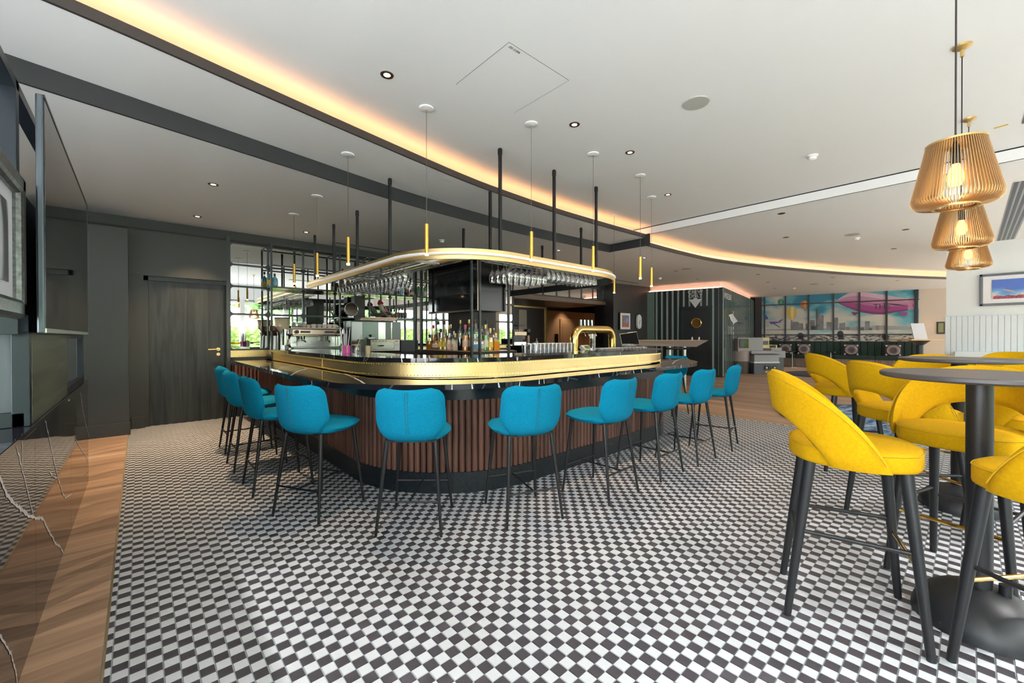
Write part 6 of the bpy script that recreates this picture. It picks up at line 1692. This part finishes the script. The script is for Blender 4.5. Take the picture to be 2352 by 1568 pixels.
# ================================================================== CEILING FITTINGS
DL_RING = mat('bronze_ring', (.10, .055, .03), .3, metal=.6)
DLE = emit_mat('downlight_glow', (1, .80, .56), 4.)
def downlight(x, y_, z, lab, on=True, power=14):
    t = thing('downlight', lab, 'downlight', (x, y_, z), world=True)
    MB().lathe([(.047, -.004), (.050, 0), (.047, .0)], (x, y_, z), 28, cap=False).lathe([(.047, -.004), (.040, -.003), (.026, -.002)], (x, y_, z), 28, cap=False).build('ring', DL_RING, t)
    MB().lathe([(.026, -.002), (.001, -.002)], (x, y_, z), 24, cap=False).build('glow' if on else 'cup', DLE if on else DL_RING, t, smooth=False)
    if on:
        l = bpy.data.lights.new('downlight_lamp', 'SPOT'); l.energy = power; l.color = (1, .70, .42); l.spot_size = rad(84); l.spot_blend = .8; l.shadow_soft_size = .04
        o = bpy.data.objects.new('downlight_lamp', l); COL.objects.link(o); o.location = (x, y_, z - .02)
for (px, py, z, lab) in ((889, 172, ZC, 'downlight above the left front of the bar, biggest in view'), (1319.5, 286, ZC, 'downlight right of the ceiling hatch'), (1447, 350, ZC, 'downlight between the two right posts and the smoke detector'), (1534, 447, ZC, 'downlight just above the ceiling step line'),
                         (490, 423.5, ZA, 'downlight in the left ceiling, nearer one'), (453.5, 497, ZA, 'downlight in the left ceiling near the black door wall'), (703, 533, ZA, 'downlight beside the leftmost canopy post'), (1283, 575, ZA, 'downlight between the right canopy posts, low in view'), (1480, 592, ZA, 'downlight below the dark ceiling corner')):
    q = on_z(px, py, z); downlight(q[0], q[1], z, lab, True, 260 if z == ZA and px < 500 else 90)
for (px, py, z, lab) in ((1795, 490, ZD, 'unlit downlight left of the speaker in the lounge ceiling'), (1805, 545, ZD, 'unlit downlight nearer the orange glow of the lounge ceiling'), (2080, 527, ZD, 'unlit downlight left of the middle gold lamp'), (2053, 571, ZD, 'unlit downlight left of the farthest gold lamp'),
                         (1552, 622, ZA, 'unlit downlight left of the round speaker over the crew room'), (1602, 641, ZA, 'unlit downlight above the crew only sign'), (1741, 630, ZA, 'unlit downlight under the curved dark edge'), (1763.5, 648, ZA, 'unlit downlight over the left of the mural'), (1913, 637, ZA, 'unlit downlight over the middle of the mural'), (1780, 662, ZA, 'unlit downlight close to the mural balloons'), (2061, 644, ZA, 'unlit downlight over the right end of the mural'), (1911, 653, ZA, 'unlit downlight just in front of the mural, middle')):
    q = on_z(px, py, z); downlight(q[0], q[1], z, lab, False)
def disc(px, py, z, r_, nm, lab, cat, m_):
    q = on_z(px, py, z); t = thing(nm, lab, cat, (q[0], q[1], z), world=True)
    MB().lathe([(r_, -.008), (r_ + .006, 0)], (q[0], q[1], z), 40).lathe([(.001, -.006), (r_, -.008)], (q[0], q[1], z), 40, cap=False).build('grille', m_, t)
    MB().lathe([(.001, -.012), (.006, -.01), (.007, -.006)], (q[0], q[1], z), 12, cap=False).build('centre_pin', m_, t)
SPK = mat('speaker_grille', (.48, .47, .43), .7, bump=.4, bscale=900)
disc(1598, 236, ZC, .105, 'ceiling_speaker', 'large round grey speaker in the white ceiling over the bar front', 'speaker', SPK)
disc(1958, 538, ZD, .11, 'ceiling_speaker', 'round grey speaker in the lounge ceiling beside a smoke detector', 'speaker', SPK)
disc(1576, 617, ZA, .11, 'ceiling_speaker', 'round grey speaker in the ceiling above the crew room', 'speaker', SPK)
disc(1870, 652, ZA, .11, 'ceiling_speaker', 'round grey speaker in the ceiling near the mural', 'speaker', SPK)
def smoke(px, py, z, lab):
    q = on_z(px, py, z); t = thing('smoke_detector', lab, 'smoke detector', (q[0], q[1], z), world=True)
    MB().lathe([(.052, 0), (.052, -.012), (.046, -.016)], (q[0], q[1], z), 28).build('base', WHITEP, t)
    MB().lathe([(.001, -.05), (.022, -.05), (.036, -.042), (.040, -.022), (.034, -.016)], (q[0], q[1], z), 28, cap=False).build('sensor', WHITEP, t)
    MB().lathe([(.038, -.030), (.0395, -.026), (.038, -.022)], (q[0], q[1], z), 28, cap=False).build('slot_ring', mat('grey_slot', (.3, .3, .3), .5), t)
smoke(1866, 357, ZC, 'white smoke detector alone on the big white ceiling'); smoke(1015, 551, ZA, 'white smoke detector over the brass canopy corner'); smoke(1516, 638, ZA, 'white smoke detector above the left of the crew room'); smoke(1968, 546, ZD, 'white smoke detector beside the round lounge speaker'); smoke(2092, 631, ZD, 'white smoke detector by the orange glow left of the gold lamps'); smoke(1824, 661, ZA, 'white smoke detector over the mural')
# inspection hatch
h0 = on_z(1169.5, 98.5, ZC); h2 = on_z(1181, 258, ZC)
hx0, hy0, hx1, hy1 = 1.87, 2.095, 2.49, 2.725
htc = thing('ceiling_hatch', 'square flush inspection hatch marked ZD 213/6 in the white ceiling', 'hatch', ((hx0 + hx1) / 2, (hy0 + hy1) / 2, ZC), world=True)
MB().box(hx0, hx1, hy0, hy1, ZC - .0015, ZC + .001).build('panel', WHITE, htc, smooth=False)
g_ = MB(); gm = mat('hatch_gap', (.12, .11, .10), .8)
g_.box(hx0 - .002, hx0, hy0, hy1, ZC - .002, ZC).box(hx0, hx1, hy0 - .002, hy0, ZC - .002, ZC).box(hx1, hx1 + .0012, hy0, hy1, ZC - .002, ZC).build('gap', gm, htc, smooth=False)
text('hatch_lettering', 'ZD 213/6', (hx0 + .075, hy0 + .028, ZC - .003), (pi, 0, 0), .026, gm, htc, .0005).rotation_euler = (pi, 0, rad(0))
# slot diffusers by the back wall, linear grilles at the window side
for (a, b_, lab) in (((2.58, 7.46), (3.95, 7.46), 'narrow black air slot in the ceiling above the mirrors'), ((10.1, 6.95), (11.6, 6.85), 'narrow black air slot in the ceiling by the clock wall')):
    sl_ = thing('air_slot', lab, 'air vent', (a[0], a[1], ZA), world=True)
    MB().box(a[0], b_[0], a[1] - .02, a[1] + .02, ZA - .004, ZA + .002).build('slot', BLKMAT, sl_, smooth=False)
    MB().box(a[0], b_[0], a[1] + .02, a[1] + .05, ZA - .005, ZA + .002).build('flange', WHITEP, sl_, smooth=False)
va = thing('linear_grille', 'long grey slatted air grille in the ceiling at the right edge', 'air vent', (10, -.5, ZD), world=True)
gx0, gx1 = 7.9, 13.0
for k in range(4):
    y_ = -.36 - k * .055
    gr_ = MB().box(gx0, 12.5, y_ - .035, y_, ZD - .006, ZD + .002).build('slot', mat('grille_grey', (.10, .11, .12), .4, metal=.4), va, smooth=False)
MB().box(gx0, 12.5, -.58, -.35, ZD - .004, ZD + .004).build('frame', mat('grille_frame', (.35, .37, .38), .4), va, smooth=False)
vb = thing('linear_grille', 'short slatted air grille cut off by the right picture edge, nearer one', 'air vent', (4.9, -.6, ZC), world=True)
q = on_z(2348, 283, ZC)
MB().box(3.9, q[0], q[1] - .2, q[1], ZC - .006, ZC + .002).build('slot', mat('grille_grey', (.10, .11, .12), .4, metal=.4), vb, smooth=False)
q = on_z(2299, 290, ZC)
tag(MB().cbox((q[0], q[1], ZC - .001), (.09, .035, .002), rz=rad(80)).build('tape_patch', mat('orange_tape', (.75, .50, .08), .5), smooth=False), 'small orange tape patch stuck on the white ceiling', 'tape')
# picture on the right hand white wall
rp = thing('framed_picture', 'grey framed airship print in a blue sunset sky on the white wall', 'picture', (12.53, -.45, 2.15), world=True)
a0, b0_ = on_s(2250, 631, 12.54); a1, b1 = on_s(2250, 703, 12.54)
y1_, y0_ = a0, a0 - .98; z0_, z1_ = b1, b0_
FG = mat('blue_grey_frame', (.10, .115, .13), .35)
for (ya, yb_, za, zb_) in ((y0_, y1_, z0_, z0_ + .045), (y0_, y1_, z1_ - .045, z1_), (y0_, y0_ + .045, z0_, z1_), (y1_ - .045, y1_, z0_, z1_)):
    MB().box(12.52, 12.56, ya, yb_, za, zb_).build('frame', FG, rp, smooth=False, bevel=.008)
MB().box(12.545, 12.555, y0_ + .03, y1_ - .03, z0_ + .03, z1_ - .03).build('mount', mat('white_card', (.80, .79, .79), .7), rp, smooth=False)
SUN = bpy.data.materials.new('printed_sunset'); SUN.use_nodes = True
nt = SUN.node_tree; b = nt.nodes['Principled BSDF']; b.inputs['Roughness'].default_value = .35
tc = nt.nodes.new('ShaderNodeTexCoord'); sx = nt.nodes.new('ShaderNodeSeparateXYZ'); nt.links.new(tc.outputs['Object'], sx.inputs[0])
mpn = nt.nodes.new('ShaderNodeMapping'); mpn.inputs['Rotation'].default_value = (.5, 0, 0); mpn.inputs['Scale'].default_value = (1, 2.2, 7); nt.links.new(tc.outputs['Object'], mpn.inputs[0])
nz = nt.nodes.new('ShaderNodeTexNoise'); nz.inputs['Scale'].default_value = 1.1; nz.inputs['Detail'].default_value = 5; nt.links.new(mpn.outputs[0], nz.inputs[0])
mr = nt.nodes.new('ShaderNodeMapRange'); mr.inputs['From Min'].default_value = z0_ - 2.15 + .12; mr.inputs['From Max'].default_value = z1_ - 2.15 - .1; nt.links.new(sx.outputs[2], mr.inputs[0])
ad = nt.nodes.new('ShaderNodeMath'); ad.operation = 'MULTIPLY_ADD'; ad.inputs[1].default_value = .9; nt.links.new(nz.outputs[0], ad.inputs[0]); nt.links.new(mr.outputs[0], ad.inputs[2])
r = nt.nodes.new('ShaderNodeValToRGB'); e = r.color_ramp.elements; e[0].position = .45; e[0].color = (.65, .30, .18, 1); e[1].position = 1.0; e[1].color = (.04, .12, .50, 1)
e2 = r.color_ramp.elements.new(.62); e2.color = (.55, .50, .48, 1); e3 = r.color_ramp.elements.new(.78); e3.color = (.10, .32, .60, 1)
nt.links.new(ad.outputs[0], r.inputs[0]); nt.links.new(r.outputs[0], b.inputs['Base Color'])
MB().box(12.538, 12.546, y0_ + .16, y1_ - .16, z0_ + .13, z1_ - .12).build('sky_print', SUN, rp, smooth=False)
yl, zl = y1_ - .16, z0_ + .13
MB().add([(12.5375, yl - .02 - .66 * k / 14, zl + .0) for k in range(15)] + [(12.5375, yl - .02 - .66 * k / 14, zl + .05 + .03 * ((k * 5) % 3) / 3) for k in range(14, -1, -1)], [tuple(range(30))]).build('town_print', mat('crimson_town', (.30, .05, .08), .5, var=.8, scale=30), rp, smooth=False)
MB().add([(12.5372, yl - .22 + .085 * math.cos(2 * pi * i / 18), zl + .15 + .02 * math.sin(2 * pi * i / 18) + .028 * math.cos(2 * pi * i / 18)) for i in range(18)], [tuple(range(18))]).build('airship_print', mat('grey_airship', (.35, .33, .33), .5), rp, smooth=False)
MB().add([(12.5372, yl - .55, zl), (12.5372, yl - .56, zl), (12.5372, yl - .56, zl + .22), (12.5372, yl - .55, zl + .22)], [(0, 1, 2, 3)]).add([(12.5370, yl - .555 + .03 * math.cos(2 * pi * i / 12), zl + .24 + .035 * math.sin(2 * pi * i / 12)) for i in range(12)], [tuple(range(12))]).build('tower_print', mat('pink_tower', (.60, .15, .35), .5), rp, smooth=False)
structure(MB().box(12.35, 12.55, -3.1, .2, 0, .93).build('trim_11', BEADM, smooth=False))

# ---- lamps of the rooms further back
def spot(x, y_, z, e_, c_=(1, .72, .45), size=90):
    l = bpy.data.lights.new('room_lamp', 'SPOT'); l.energy = e_; l.color = c_; l.spot_size = rad(size); l.spot_blend = .7; l.shadow_soft_size = .05
    o = bpy.data.objects.new('room_lamp', l); COL.objects.link(o); o.location = (x, y_, z)
spot(13.9, 11.6, 2.8, 60); spot(16.2, 10.6, 2.8, 80, (1, .58, .22)); spot(11.9, 11.3, 2.8, 30); spot(8.8, 9.0, 2.2, 14, (1, .68, .4)); spot(20.2, 0.9, 2.85, 40, (1, .66, .36), 70)
spot(18.6, 3.6, 2.85, 60, (1, .88, .75), 120)
